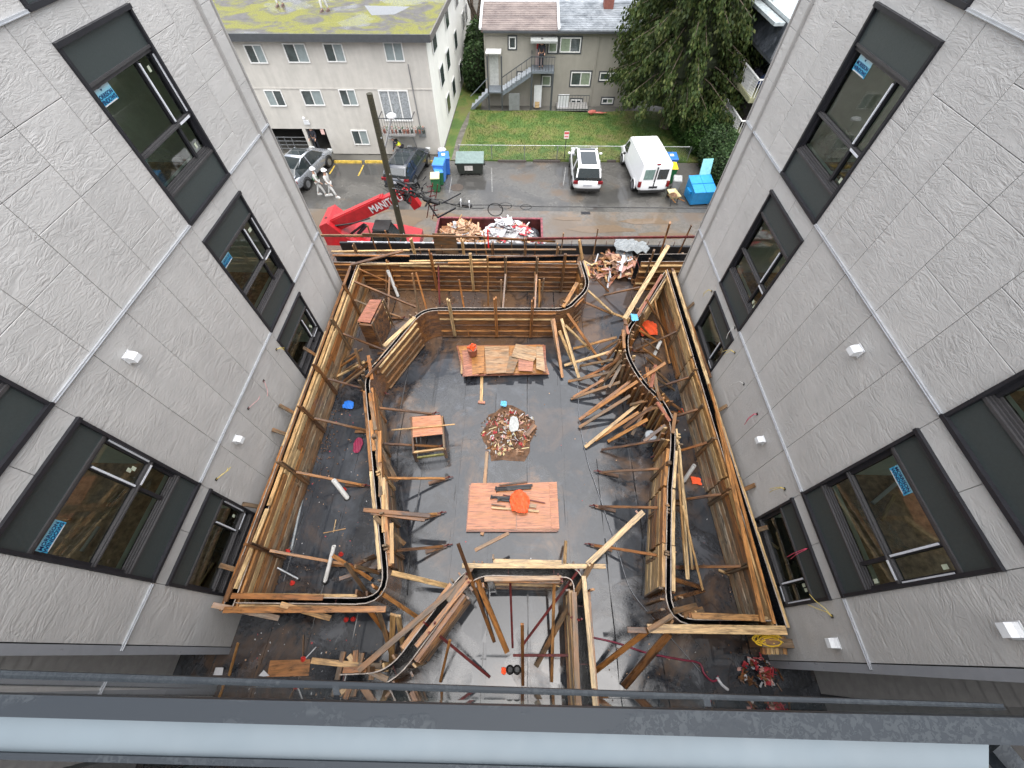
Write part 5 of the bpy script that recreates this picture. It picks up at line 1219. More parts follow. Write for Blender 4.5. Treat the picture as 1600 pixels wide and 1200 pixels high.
# parking lot ------------------------------------------------------------------
def stop(px0, px1, py, mat, label, grp):
    a, b = atz(px0, py, G), atz(px1, py, G); y = a.y; mb = MB(); mb.loft([[(x, y - .09, G), (x, y - .06, G + .13), (x, y + .06, G + .13), (x, y + .09, G)] for x in (a.x, b.x)]); tag(mb.build('wheel_stop', mat), label, 'wheel stop', grp)
YST = pm('worn_yellow_paint', (.50, .34, .05), .6, var=.3, ns=5); TST = pm('dark_timber_stop', (.05, .04, .035), .8)
for i, (a, b) in enumerate([(444, 476), (523, 566), (571, 612), (616, 650), (668, 690)]): stop(a, b, 254, YST, ['yellow wheel stop beside the silver car, under the left wing edge', 'yellow wheel stop left of the two bays, below the block door', 'yellow wheel stop just left of the wooden pole', 'yellow wheel stop in front of the dark car', 'yellow wheel stop behind the blue carts'][i], 'yellow wheel stops')
for i, (a, b) in enumerate([(778, 822), (833, 875), (948, 962)]): stop(a, b, 253, TST, ['dark timber wheel stop left of the sign post', 'dark timber wheel stop between sign post and dumpster bay', 'short dark wheel stop between the white car and the van'][i], 'dark wheel stops')
for i, (a, b) in enumerate([((568, 258), (560, 275)), ((523, 259), (515, 272)), ((618, 258), (613, 270))]):
    p, q = atz(*a, G), atz(*b, G); MB().bar((p.x, p.y, G + .008), (q.x, q.y, G + .008), .1, .006).build('bay_marking', YST, bpy.data.objects['parking_lot'])
for a, b in (((706, 277), (702, 302)), ((768, 262), (769, 300)), ((884, 262), (880, 290))):
    p, q = atz(*a, G), atz(*b, G); MB().bar((p.x, p.y, G + .008), (q.x, q.y, G + .008), .05, .006).build('bay_marking', pm('faint_white_line', (.22, .22, .21), .6, var=.3), bpy.data.objects['parking_lot'])
p = atz(714, 293, G); mb = MB(); mb.tube([(p.x, p.y, G + .004), (p.x, p.y, G + .016)], .42, 20); mh = tag(mb.build('manhole_cover', pm('brown_iron', (.06, .045, .035), .6, bs=.5)), 'round brown manhole cover in the lot below the green dumpster', 'manhole cover')
p = atz(915, 333, G); mb = MB(); mb.box(p.x - .28, p.x + .28, p.y - .13, p.y + .13, G + .002, G + .015); tag(mb.build('drain_grate', FRAME), 'small rectangular drain grate in the lane right of the red container', 'drain')
for i, (px, py, rx, ry_) in enumerate([(637, 346, .75, .55), (700, 341, 1.2, .5), (662, 318, .5, .3), (940, 358, 1.9, .35), (1010, 346, 1.4, .3), (890, 342, .8, .2), (1040, 368, 1.5, .3), (590, 330, .7, .25)]):
    p = atz(px, py, G); mb = MB(); mb.face([(p.x + math.cos(k * .1963) * rx * (1 + .16 * math.sin(k * .59 + i) + .07 * math.sin(k * 1.57)), p.y + math.sin(k * .1963) * ry_ * (1 + .2 * math.sin(k * .785 + i)), G + .012) for k in range(32)]); tag(mb.build('puddle', pm('muddy_water', (.135, .10, .07), .08, var=.05)), kind='structure')
# chain link fence along the lawn
fe = thing('chain_link_fence', 'low grey chain link fence between the parking lot and the lawn', 'fence', (3, 28.52, G))
for k in range(8):
    x = -4.25 + k * 2.25
    if x > 11.5: break
    MB().tube([(x, 28.52, G), (x, 28.52, G + 1.05)], .025, 6).build('fence_post', GSTEEL, fe)
MB().tube([(-4.25, 28.52, G + 1.03), (11.4, 28.52, G + 1.03)], .018, 5).build('top_rail', GSTEEL, fe)
ms = MB(); x = -4.25
while x < 11.3:
    ms.bar((x, 28.52, G + .05), (x + .5, 28.52, G + 1.0), .006); ms.bar((x + .5, 28.52, G + .05), (x, 28.52, G + 1.0), .006); x += .13
tag(ms.build('wire_mesh', GSTEEL, fe), kind='stuff')
sp = thing('sign_post', 'small red and white sign on a thin post by the lawn fence', 'sign', tuple(atz(881, 252, G))); q = atz(881, 252, G)
MB().tube([q, q + V((0, 0, 1.9))], .025, 6).build('post', FRAME, sp); MB().box(q.x - .16, q.x + .16, q.y - .045, q.y - .03, q.z + 1.5, q.z + 1.95).build('sign_panel', pm('pinkish_white_sign', (.62, .50, .48), .5), sp)
MB().box(q.x - .14, q.x + .14, q.y - .05, q.y - .046, q.z + 1.78, q.z + 1.9).box(q.x - .12, q.x + .12, q.y - .05, q.y - .046, q.z + 1.6, q.z + 1.66).build('red_print', pm('sign_red', (.5, .06, .06), .5), sp)

# wheeled carts and dumpsters
def cart(px, py, rz, mat, lid, label, sc_=1.0, name='wheelie_bin'):
    p = atz(px, py, G); t = thing(name, label, 'bin', p, rz); h = 1.0 * sc_; w = .29 * sc_; dp = .33 * sc_
    mb = MB(); mb.loft([[(-w * .78, -dp * .72, .06), (w * .78, -dp * .72, .06), (w * .78, dp * .72, .06), (-w * .78, dp * .72, .06)], [(-w, -dp, h), (w, -dp, h), (w, dp, h), (-w, dp, h)]]); mb.box(-w - .02, w + .02, -dp - .02, dp + .02, h - .05, h + .0); mb.build('body', mat, t, local=True)
    l = MB(); l.loft([[(-w * 1.06, -dp * 1.08, h + .002), (w * 1.06, -dp * 1.08, h + .002), (w * 1.06, dp * 1.12, h + .03), (-w * 1.06, dp * 1.12, h + .03)], [(-w, -dp, h + .05), (w, -dp, h + .05), (w, dp, h + .10), (-w, dp, h + .10)]]); l.build('lid', lid, t, local=True)
    for s in (-1, 1): MB().tube([(s * w * .8, dp * .8, .1), (s * (w * .8 + .05), dp * .8, .1)], .1, 12).build('wheel', BLACK, t, local=True)
    MB().bar((-w, dp + .06, h - .02), (w, dp + .06, h - .02), .03).build('handle', mat, t, local=True)
    MB().box(-w * .4, w * .3, -dp * .3, dp * .4, h + .075, h + .09).build('lid_label', WHITE, t, local=True) if mat is BLUEC else None
    return t
BL2 = pm('light_blue_cart_plastic', (.06, .22, .60), .4, var=.08)
cart(697, 271, .2, BLUEC, BLUEC, 'rear blue wheelie bin of the blue pair beside the dark green dumpster', 1.15)
cart(690, 282, -.1, BL2, BL2, 'front blue wheelie bin of the blue pair beside the dark green dumpster', 1.2)
cart(688, 288, .3, GREEN, BL2, 'dark green wheelie bin with a blue lid in front of the blue pair', .9)
cart(683, 298, .1, GREEN, CREAM, 'green wheelie bin with a cream lid at the front of the left cluster', .95)
p = atz(692, 243, G); mb = MB(); mb.blob(p + V((0, 0, .35)), (.3, .25, .2), 8, 5, .2); tag(mb.build('rubbish_bag', WPL), 'pale rubbish bag behind the blue bins by the cream block corner', 'bag')
cart(1041, 272, 0, BLUEC, BLUEC, 'dark blue wheelie bin near the white van, behind the green one', 1.15)
cart(1042, 285, .0, GREEN, YELL, 'green wheelie bin with a yellow lid beside the white van', 1.05)
cart(1052, 300, -.2, pm('grey_cart_plastic', (.30, .31, .31), .5), pm('grey_cart_plastic', (.30, .31, .31)), 'grey wheelie bin between the van and the blue dumpster', .85)
def dumpster(px, py, rz, w, dp, h, mat, lid, label, open_=False, nl=1):
    p = atz(px, py, G); t = thing('dumpster', label, 'dumpster', p, rz)
    mb = MB(); mb.loft([[(-w * .44, -dp * .36, .12), (w * .44, -dp * .36, .12), (w * .44, dp * .5, .12), (-w * .44, dp * .5, .12)], [(-w / 2, -dp / 2, h * .78), (w / 2, -dp / 2, h * .78), (w / 2, dp / 2, h), (-w / 2, dp / 2, h)]]); mb.build('body', mat, t, local=True)
    for k in range(nl):
        a, b = -w / 2 - .03 + (w + .06) * k / nl + .01, -w / 2 - .03 + (w + .06) * (k + 1) / nl - .01
        for r_ in range(2 if nl > 1 else 1):
            q0, q1 = (0, .48) if (nl > 1 and r_ == 0) else ((.52, 1) if nl > 1 else (0, 1))
            l = MB(); l.loft([[(x, -dp / 2 - .05 + (dp + .08) * q0, h * .79 + (h * .22) * q0), (x, -dp / 2 - .05 + (dp + .08) * q1, h * .79 + h * .22 * q1), (x, -dp / 2 - .05 + (dp + .08) * q1, h * .79 + h * .22 * q1 + .05), (x, -dp / 2 - .05 + (dp + .08) * q0, h * .79 + h * .22 * q0 + .05)] for x in (a, b)]); l.build('lid', lid, t, local=True)
    for sx in (-1, 1):
        MB().box(sx * (w / 2 - .02), sx * (w / 2 + .1), -dp * .2, dp * .2, h * .55, h * .66).build('fork_pocket', mat, t, local=True)
        for sy in (-1, 1): MB().tube([(sx * w * .38 - .03, sy * dp * .3, .07), (sx * w * .38 + .03, sy * dp * .3, .07)], .07, 8).build('caster', BLACK, t, local=True)
    if open_: MB().loft([[(w * .0, dp / 2 + .06, h), (w * .5, dp / 2 + .06, h), (w * .5, dp / 2 + .12, h), (w * .0, dp / 2 + .12, h)], [(w * .02, dp / 2 + .3, h + .85), (w * .48, dp / 2 + .3, h + .85), (w * .48, dp / 2 + .35, h + .85), (w * .02, dp / 2 + .35, h + .85)]]).build('open_lid', pm('faded_cyan_lid', (.22, .52, .55), .5), t, local=True)
    else: MB().box(-w * .2, w * .1, -dp * .47, -dp * .43, h * .35, h * .65).build('white_notice', pm('grubby_white', (.5, .48, .45), .6), t, local=True)
dumpster(736, 270, .02, 1.8, .95, 1.1, pm('dark_green_black_steel', (.035, .04, .033), .5), pm('pale_green_lid', (.13, .18, .17), .5), 'dark steel dumpster with a pale green lid at the lot edge')
dumpster(1087, 315, .12, 1.35, 1.35, 1.25, CYAN, CYAN, 'bright blue dumpster with one lid flipped open beside the hedge', True, 2)
wq = atz(1048, 315, G); wbn = thing('wheelbarrow', 'yellow wheelbarrow with dirt in it in front of the grey bin', 'wheelbarrow', wq, .2)
MB().loft([[(-.17, -.25, .3), (.17, -.25, .3), (.15, .2, .3), (-.15, .2, .3)], [(-.32, -.45, .58), (.32, -.45, .58), (.28, .4, .6), (-.28, .4, .6)]], cap=False).build('tray', CREAM, wbn, local=True)
MB().blob((0, -.05, .42), (.24, .32, .14), 8, 5, .1).build('load', DIRT, wbn, local=True); MB().tube([(-.04, .5, .18), (.04, .5, .18)], .18, 12).build('wheel', BLACK, wbn, local=True)
for s in (-1, 1): MB().bar((s * .08, .5, .2), (s * .3, -.95, .55), .035).build('handle', WO, wbn, local=True); MB().bar((s * .2, -.3, .35), (s * .22, -.45, 0), .03).build('leg', FRAME, wbn, local=True)
# cars -----------------------------------------------------------------------
def car(label, px, py, rz, paint, L=4.7, Wd=1.88, H=1.65, kind='suv', cat='car', name='parked_car'):
    p = atz(px, py, G); t = thing(name, label, cat, p, rz); hw = Wd / 2
    if kind == 'van': body = [(-L/2, .45, .95, .93), (-L/2 + .08, .35, 1.05, .98), (-1.4, .32, 1.08, 1.0), (1.2, .32, 1.08, 1.0), (1.75, .34, 1.06, .98), (L/2 - .15, .38, .95, .92), (L/2, .45, .75, .84)]
    else: body = [(-L/2, .50, .86, .86), (-L/2 + .10, .32, .98, .95), (-1.4, .24, 1.02, 1.0), (0, .22, 1.0, 1.0), (1.1, .24, .98, 1.0), (1.7, .26, .93, .97), (L/2 - .2, .30, .80, .90), (L/2, .45, .66, .76)]
    rings = []
    for y, z0, z1, k in body:
        w = hw * k; rings.append([(-w * .86, y, z0), (-w, y, z0 + .14), (-w, y, z1 - .16), (-w * .93, y, z1 - .02), (-w * .7, y, z1 + .015), (w * .7, y, z1 + .015), (w * .93, y, z1 - .02), (w, y, z1 - .16), (w, y, z0 + .14), (w * .86, y, z0)])
    b = MB(); b.loft(rings); o = b.build('body', paint, t, local=True, smooth=True); md_ = o.modifiers.new('s', 'SUBSURF'); md_.levels = md_.render_levels = 2
    if kind == 'van': cab = [(-L/2 + .04, 1.0, H - .1, .97, .86), (-L/2 + .14, 1.0, H, .98, .88), (0, 1.0, H, .99, .89), (1.0, 1.0, H - .02, .99, .87), (1.25, 1.0, H - .12, .97, .82), (1.95, 1.0, 1.1, .93, .8)]
    elif kind == 'coupe': cab = [(-L/2 + .25, .92, 1.0, .88, .75), (-L/2 + .7, .95, 1.38, .92, .70), (-.7, .98, H, .93, .68), (.1, .98, H, .93, .68), (.5, .97, H - .08, .92, .66), (1.35, .93, .97, .9, .78)]
    else: cab = [(-L/2 + .10, .90, 1.14, .90, .80), (-L/2 + .42, .95, H - .1, .94, .74), (-L/2 + .7, .98, H, .95, .74), (0, .98, H + .02, .95, .74), (.45, .97, H - .05, .94, .72), (1.25, .93, .98, .9, .8)]
    g = MB(); g.loft([[(-hw * a, y, z0), (-hw * c, y, z1 - .03), (-hw * c * .9, y, z1), (hw * c * .9, y, z1), (hw * c, y, z1 - .03), (hw * a, y, z0)] for y, z0, z1, a, c in cab]); g.build('cab_shell' if kind == 'van' else 'side_glass', paint if kind == 'van' else CARGL, t, local=True, smooth=False)
    rp = [c for c in cab if c[2] > H - .14]
    if kind != 'van':
        r = MB(); r.loft([[(-hw * c * 1.01, y, z1 - .06), (-hw * c * .92, y, z1 + .012), (hw * c * .92, y, z1 + .012), (hw * c * 1.01, y, z1 - .06)] for y, z0, z1, a, c in rp], cap=True, closed=False); r.build('roof', paint, t, local=True, smooth=True)
        for s in (-1, 1):
            for (c1, c2) in ((cab[0], rp[0]), (rp[-1], cab[-1])):
                MB().bar((s * hw * c1[4] * .97, c1[0], c1[2] + .01), (s * hw * c2[4] * .97, c2[0], c2[2] + .01), .07, .04).build('pillar', paint, t, local=True)
            yb = (rp[0][0] + rp[-1][0]) / 2 - .3
            MB().bar((s * hw * .985, yb, .98), (s * hw * rp[0][4] * 1.02, yb, H - .03), .06, .03).build('pillar', paint, t, local=True)
        MB().box(-hw * .52, hw * .52, rp[0][0] + .25, rp[-1][0] - .2, H + .012, H + .03).build('sunroof', CARGL, t, local=True)
        c0_, c1_ = cab[0], rp[0]; w0, w1 = hw * c0_[4] * .86, hw * c1_[4] * .84
        MB().loft([[(-w0, c0_[0] - .02 + .04, c0_[2] + .03), (w0, c0_[0] - .02 + .04, c0_[2] + .03)], [(-w1, c1_[0] - .03, c1_[2] + .0), (w1, c1_[0] - .03, c1_[2] + .0)]], cap=False, closed=False).build('rear_window', CARGL, t, local=True)
    else:
        for s in (-1, 1):
            MB().box(s * .12, s * .72, -L/2 - .005 + .03, -L/2 + .06, 1.15, 1.75).build('rear_window', pm('van_rear_glass', (.16, .24, .22), .1, var=.2) if s < 0 else CARGL, t, local=True)
            MB().face([(s * hw * .985, .75, 1.12), (s * hw * .975, 1.62, 1.12), (s * hw * .90, 1.1, H - .3), (s * hw * .91, .75, H - .25)]).build('side_window', CARGL, t, local=True)
        MB().face([(-hw * .82, 1.98, 1.15), (hw * .82, 1.98, 1.15), (hw * .72, 1.3, H - .14), (-hw * .72, 1.3, H - .14)]).build('windscreen', CARGL, t, local=True)
        MB().box(-.03, .03, -L/2 - .01, -L/2 + .05, .6, 1.9).build('door_seam', FRAME, t, local=True); MB().box(-.12, .12, -L/2 + .02, -L/2 + .1, H - .02, H + .02).build('brake_light', TAIL, t, local=True)
        for k in range(7): MB().box(-hw * .7, hw * .7, -2.2 + k * .5, -2.17 + k * .5, H, H + .012).build('roof_rib', paint, t, local=True)
    for s in (-1, 1):
        z = .86 if kind != 'van' else .85
        MB().box(s * hw * (.66 if kind != 'van' else .80), s * hw * .975, -L/2 - .012, -L/2 + .14, z - .06 if kind != 'van' else .7, z + .09 if kind != 'van' else 1.05).build('tail_light', TAIL, t, local=True)
        MB().box(s * hw * .55, s * hw * .9, L/2 - .22, L/2 - .02, .62, .76).build('headlight', pm('clear_lens', (.5, .52, .52), .1), t, local=True)
        MB().blob((s * (hw + .1), .95, 1.05), (.11, .07, .08), 7, 4).build('mirror', paint if kind != 'van' else BLACK, t, local=True)
        for y in (-L/2 + .95, L/2 - .95):
            w = MB(); w.tube([(s * (hw - .22), y, .34), (s * (hw - .0), y, .34), (s * (hw + .015), y, .34)], [.34, .34, .30], 18); wh = w.build('wheel', BLACK, t, local=True); MB().tube([(s * (hw + .01), y, .34), (s * (hw + .022), y, .34)], .21, 12).build('rim', GSTEEL, wh, local=False, M=WM[t.name])
            MB().tube([(s * (hw - .02), y + math.cos(q * .314) * .40, .34 + math.sin(q * .314) * .40) for q in range(11)], .035, 5).build('wheel_arch', BLACK if kind != 'van' else paint, t, local=True)
    MB().box(-.26, .26, -L/2 - .015, -L/2 + .02, .66 if kind != 'van' else .62, .78 if kind != 'van' else .74).build('number_plate', pm('plate', (.45, .46, .5), .5) if kind != 'van' else FRAME, t, local=True)
    MB().box(-hw * .86, hw * .86, -L/2 - .05, -L/2 + .1, .36, .50).build('bumper', BLACK if kind in ('van', 'suv') else paint, t, local=True)
    return t
def midp(a, b): return ((a[0] + b[0]) / 2, (a[1] + b[1]) / 2)
car('white compact SUV with panoramic roof parked tail first towards the lane', 912, 276, -.02, CARWHITE, 4.65, 1.86, 1.66)
car('white panel van parked with its nose to the lawn fence', 1000, 275, .085, CARWHITE, 5.1, 1.98, 2.05, 'van', 'van', 'parked_van')
car('silver coupe SUV parked half behind the corner of the left wing', 482, 275, -.22, CARSILV, 4.7, 1.86, 1.58, 'coupe')
car('dark blue grey estate car parked behind the wooden pole', 641, 273, -.18, CARDARK, 4.6, 1.82, 1.5)

# ------------------------------------------------------------------ people
def skinmesh(name, mat, joints, edges, parent, root=0, lv=1):
    me = bpy.data.meshes.new(name); me.from_pydata([j[0] for j in joints], edges, []); me.materials.append(mat)
    o = bpy.data.objects.new(name, me)
    place(o, parent, WM[parent.name])
    md1 = o.modifiers.new('skin', 'SKIN'); sv = me.skin_vertices
    if not sv: me.attributes
    bpy.context.view_layer.objects.active = o
    if len(me.skin_vertices) == 0:
        bm = bmesh.new(); bm.from_mesh(me); bm.verts.layers.skin.verify(); bm.to_mesh(me); bm.free()
    for i, j in enumerate(joints):
        s = me.skin_vertices[0].data[i]; r = j[1]; s.radius = (r, r) if isinstance(r, (int, float)) else r; s.use_root = (i == root)
    md1.use_smooth_shade = True
    m2 = o.modifiers.new('sub', 'SUBSURF'); m2.levels = m2.render_levels = lv
    return o
def person(label, pos, rz, top, legs, helmet=WHITE, vest=None, bend=.0, stride=.25, armf=(.3, -.2), boots=BLACK, h=1.75):
    t = thing('person', label, 'person', pos, rz); k = h / 1.75
    # faces +y locally
    hip = V((0, 0, .92)); ch = hip + V((0, math.sin(bend) * .42, math.cos(bend) * .42)); nk = hip + V((0, math.sin(bend) * .58, math.cos(bend) * .58)); hd = nk + V((0, math.sin(bend * 1.1) * .16 + .02, math.cos(bend * 1.1) * .17))
    J = [(hip, .13), (hip.lerp(ch, .5), (.15, .11)), (ch, (.17, .12)), (nk, .055), (hd, .085)]; E_l = [(0, 1), (1, 2), (2, 3), (3, 4)]
    S = [(hip, .15), (hip.lerp(ch, .5), (.17, .13)), (ch, (.19, .14)), (nk - V((0, 0, .02)), .08)]; SE = [(0, 1), (1, 2), (2, 3)]; LJ = [(hip + V((0, 0, .02)), (.155, .13))]; LE_ = []; ft = []
    for s in (-1, 1):
        st = stride * s; n = len(J); hp_ = hip + V((s * .1, 0, -.06)); kn = V((s * .11, st * .55 + .04, .50)); an = V((s * .11, st, .09)); to = V((s * .12, st + .16, .03))
        J += [(hp_, .085), (kn, .058), (an, .04), (to, .035)]; E_l += [(0, n), (n, n + 1), (n + 1, n + 2), (n + 2, n + 3)]
        q = len(LJ); LJ += [(hp_, .105), (kn, .078), (an + V((0, 0, .05)), .062)]; LE_ += [(0, q), (q, q + 1), (q + 1, q + 2)]; ft.append((an, to))
        n = len(J); sh = ch + V((s * .19, 0, .06)); af = armf[0 if s > 0 else 1]; el_ = sh + V((s * .05, math.sin(af) * .28, -math.cos(af) * .28)); wr = el_ + V((-s * .02, math.sin(af + .4) * .26, -math.cos(af + .4) * .26)); pl_ = wr + (wr - el_).normalized() * .07
        J += [(sh, .055), (el_, .042), (wr, .03), (pl_, .035)]; E_l += [(2, n), (n, n + 1), (n + 1, n + 2), (n + 2, n + 3)]
        dr = (wr - el_).normalized()
        for f in range(4): J.append((pl_ + dr * (.07 + .01 * (f in (1, 2))) + V((0, (f - 1.5) * .02, 0)), .009)); E_l.append((n + 3, len(J) - 1))
        J.append((pl_ + dr * .03 + V((0, .05, 0)), .01)); E_l.append((n + 3, len(J) - 1))
        q = len(S); S += [(sh, .075), (el_, .06), (wr - dr * .02, .048)]; SE += [(2, q), (q, q + 1), (q + 1, q + 2)]
    sc_ = lambda A: [(tuple(V(a) * k), (r * k if isinstance(r, (int, float)) else (r[0] * k, r[1] * k))) for a, r in A]
    skinmesh('body', SKIN, sc_(J), E_l, t); skinmesh('jacket', top, sc_(S), SE, t); skinmesh('trousers', legs, sc_(LJ), LE_, t)
    for an, to in ft: MB().loft([[(an.x * k - .05, an.y * k - .07, 0), (an.x * k + .05, an.y * k - .07, 0), (an.x * k + .04, an.y * k - .05, .13), (an.x * k - .04, an.y * k - .05, .13)], [(an.x * k - .055, to.y * k + .06, 0), (an.x * k + .055, to.y * k + .06, 0), (an.x * k + .045, to.y * k + .0, .08), (an.x * k - .045, to.y * k + .0, .08)]]).build('boot', boots, t, local=True)
    H = V(hd) * k; fw = V((0, math.cos(bend), -math.sin(bend)))
    f = MB(); f.blob(H + fw * .105 * k, .016, 5, 3); f.blob(H + fw * .09 * k + V((.035, 0, .03)), .012, 5, 3); f.blob(H + fw * .09 * k + V((-.035, 0, .03)), .012, 5, 3); f.blob(H + fw * .09 * k + V((0, 0, -.045)), (.03, .01, .008), 5, 3); f.build('face_features', pm('darker_skin', (.25, .12, .09), .6), t, local=True)
    if helmet: hm = MB(); hm.blob(H + V((0, 0, .07)), (.14, .16, .11), 12, 6); hm.tube([H + V((0, .02, .045)), H + V((0, .02, .06))], [.175, .165], 14); hm.build('hard_hat', helmet, t, local=True)
    else: hm = MB(); hm.blob(H + V((0, -.015, .05)), (.10, .115, .09), 10, 6); hm.build('hair', BLACK, t, local=True)
    if vest: skinmesh('safety_vest', vest, sc_([(S[0][0], .165), (S[1][0], (.185, .145)), (S[2][0], (.20, .15))]), [(0, 1), (1, 2)], t)
    return t
person('worker in white coveralls and green harness walking beside the silver car', atz(504, 305, G), -1.4, SUIT, SUIT, vest=None, boots=SUIT, h=1.7)
hs_ = person('worker in plain white coveralls and white helmet striding right across the lot', atz(521, 307, G), -1.7, SUIT, SUIT, boots=SUIT, stride=.3, h=1.7)
hr = bpy.data.objects['person']; o = MB(); o.tube([(.14 * math.cos(k * .7) * 1.35, .12 * math.sin(k * .7) * 1.3, 1.15 + .12 * math.sin(k * 1.4)) for k in range(10)], .02, 5); o.build('harness', GREEN, hr, local=True)
person('worker in yellow vest and white helmet bending over at the foot of the cream wall', (atz(634, 240, G).x, FY - .75, G), 1.3, DARKC, DARKC, vest=HIVIS, bend=1.0, stride=.1, armf=(.2, .1))
person('person in dark clothes with reflective stripes in the doorway of the cream block', (atz(494, 238, G).x + .2, FY + .25, G), math.pi, DARKC, DARKC, stride=.05, armf=(.5, .5))
person('person in black standing on the raised porch of the grey house', ((dxa + dxb) / 2 + .1, HY - .7, lzb + .06), math.pi, DARKC, DARKC, helmet=None, stride=.05, armf=(.6, .5))
person('left worker in white trousers standing on the mossy roof at the top edge', atz(439, 10, FT), 2.8, SUIT, SUIT, stride=.12, boots=pm('brown_boot', (.12, .08, .07), .6))
person('right worker in white trousers standing on the mossy roof at the top edge', atz(509, 18, FT), 2.6, SUIT, SUIT, stride=.15, boots=pm('brown_boot', (.12, .08, .07), .6))
# ------------------------------------------------------------------ things lying about on the deck
def flat(px0, px1, px2, px3, z, mat, name, parent=None, th=.018, tilt=0):
    q = [atz(*p, z) for p in (px0, px1, px2, px3)]
    c = (q[0] + q[1] + q[2] + q[3]) / 4; x = (q[1] - q[0]).normalized(); M = Matrix.Translation(c) @ Matrix.Rotation(math.atan2(x.y, x.x), 4, 'Z') @ Matrix.Rotation(tilt, 4, 'X'); Mi = M.inverted()
    q = [Mi @ p for p in q]
    for p in q: p.z = 0
    mb = MB(); mb.loft([[p + V((0, 0, -th)) for p in q], q]); return mb.build(name, mat, parent, M)
stk = thing('plywood_stack', 'loose stack of red and pale plywood offcuts in the far middle of the deck', 'plywood stack', tuple(atz(787, 565, D)))
for k in range(9):
    j = lambda: R.uniform(-6, 6); flat((719 + j(), 541 + j() * .4), (848 + j(), 540 + j() * .4), (854 + j(), 582 + j() * .5), (724 + j(), 586 + j() * .5), D + .03 + k * .024, rw() if k % 3 == 2 else WR, 'plywood_sheet', stk)
for i, (q, mt) in enumerate([(((722, 548), (744, 543), (748, 586), (726, 588)), WR), (((736, 540), (757, 540), (756, 582), (738, 585)), WO), (((757, 541), (795, 540), (795, 582), (760, 584)), PINE), (((796, 556), (812, 556), (802, 583), (790, 583)), WG), (((810, 560), (834, 562), (832, 580), (810, 579)), WR), (((806, 537), (845, 544), (834, 565), (799, 557)), PINE), (((838, 541), (848, 542), (852, 580), (838, 576)), PINE)]):
    flat(*q, D + .27 + i * .022, mt, 'plywood_sheet', stk, tilt=R.uniform(-.01, .01))
p = atz(739, 553, D + .36); bk = thing('bucket', 'reddish bucket heaped with orange clips on the plywood stack', 'bucket', p)
MB().tube([p, p + V((0, 0, .30))], [.13, .155], 18).build('bucket_body', pm('brown_red_bucket', (.28, .09, .05), .5), bk)
cl = MB()
for _ in range(26): a = R.uniform(0, 6.3); r = R.uniform(0, .13); cl.quadbox(p + V((math.cos(a) * r, math.sin(a) * r, .32 + R.uniform(0, .06))), (.06, .035, .03), Matrix.Rotation(R.uniform(0, 3), 3, V((R.random(), R.random(), 1)).normalized()))
tag(cl.build('orange_clips', pm('orange_plastic', (.85, .10, .02), .5), bk), kind='stuff')
def loose(a, za, b, zb, mt, label, w=.09, t=.04, cat='timber', grp='loose timbers on the deck'):
    return tag(board(atz(*a, za), atz(*b, zb), w, t, mt, 'loose_timber'), label, cat, grp)
loose((753, 585), D + .04, (752, 628), D + .04, WF, 'fresh yellow timber poking from under the far plywood stack'); loose((747, 628), D + .03, (758, 629), D + .03, WR, 'short red offcut at the end of the yellow timber by the far stack')
loose((761, 706), D + .04, (757, 760), D + .04, PINE, 'timber running from the rubbish heap to the plywood platform')
loose((751, 833), D + .04, (756, 834), D + .04, WO, 'timber end poking out in front of the plywood platform')
plat = thing('plywood_platform', 'neat platform of orange plywood sheets in the middle of the deck', 'plywood platform', tuple(atz(802, 790, D)))
ORP = wood('orange_form_plywood', [(0, (.56, .24, .13)), (.5, (.52, .20, .10)), (1, (.60, .29, .16))], .35, .12, .2)
for i, q in enumerate([((736, 755), (806, 754), (806, 826), (729, 827)), ((807, 755), (870, 753), (873, 827), (808, 826)), ((735, 757), (868, 756), (873, 829), (729, 829)), ((733, 758), (866, 758), (871, 831), (728, 831))]):
    flat(*q, D + (.12, .12, .096, .072)[i], ORP if i < 2 else WR, 'plywood_sheet', plat)
flat((858, 754), (870, 753), (874, 826), (862, 826), D + .142, ORP, 'plywood_sheet', plat)
for a, b in [((745, 757), (745, 828)), ((860, 757), (862, 828))]: board(atz(*a, D + .03), atz(*b, D + .03), .09, .05, WO, 'bearer', plat)
for i, (a, b, mt, w) in enumerate([((774, 763), (832, 758), FRAME, .05), ((776, 766), (830, 762), BLACK, .06), ((780, 758), (824, 753), WD, .04), ((767, 777), (797, 778), FRAME, .06), ((778, 781), (800, 783), BLACK, .05), ((768, 788), (790, 791), WD, .025), ((768, 793), (842, 799), WF, .05), ((820, 789), (838, 791), PINE, .09), ((786, 773), (852, 786), STEEL, .02)]):
    z = D + .165; mb = MB(); p, q = atz(*a, z), atz(*b, z); mb.bar(p, q, w, .035)
    if i in (0, 1, 3, 4): mb.bar(p + V((0, -.04, 0)), p + V((.02, .05, 0)), .03, .05).tube([p, p.lerp(q, .3)], .03, 6)
    tag(mb.build('hand_tool' if i not in (6, 7) else 'batten', mt), ['long dark clamp at the back of the plywood platform', 'black clamp just in front of the long dark one on the platform', 'dark brown stick at the back edge of the platform', 'dark clamp with screw handle left of the orange cloth', 'short black clamp touching the left side of the orange cloth', 'thin dark rod left of the orange cloth', 'pale batten passing under the orange cloth', 'short pale block right of the orange cloth', 'thin rusty rod running under the orange cloth'][i], 'tool' if i not in (6, 7) else 'timber')
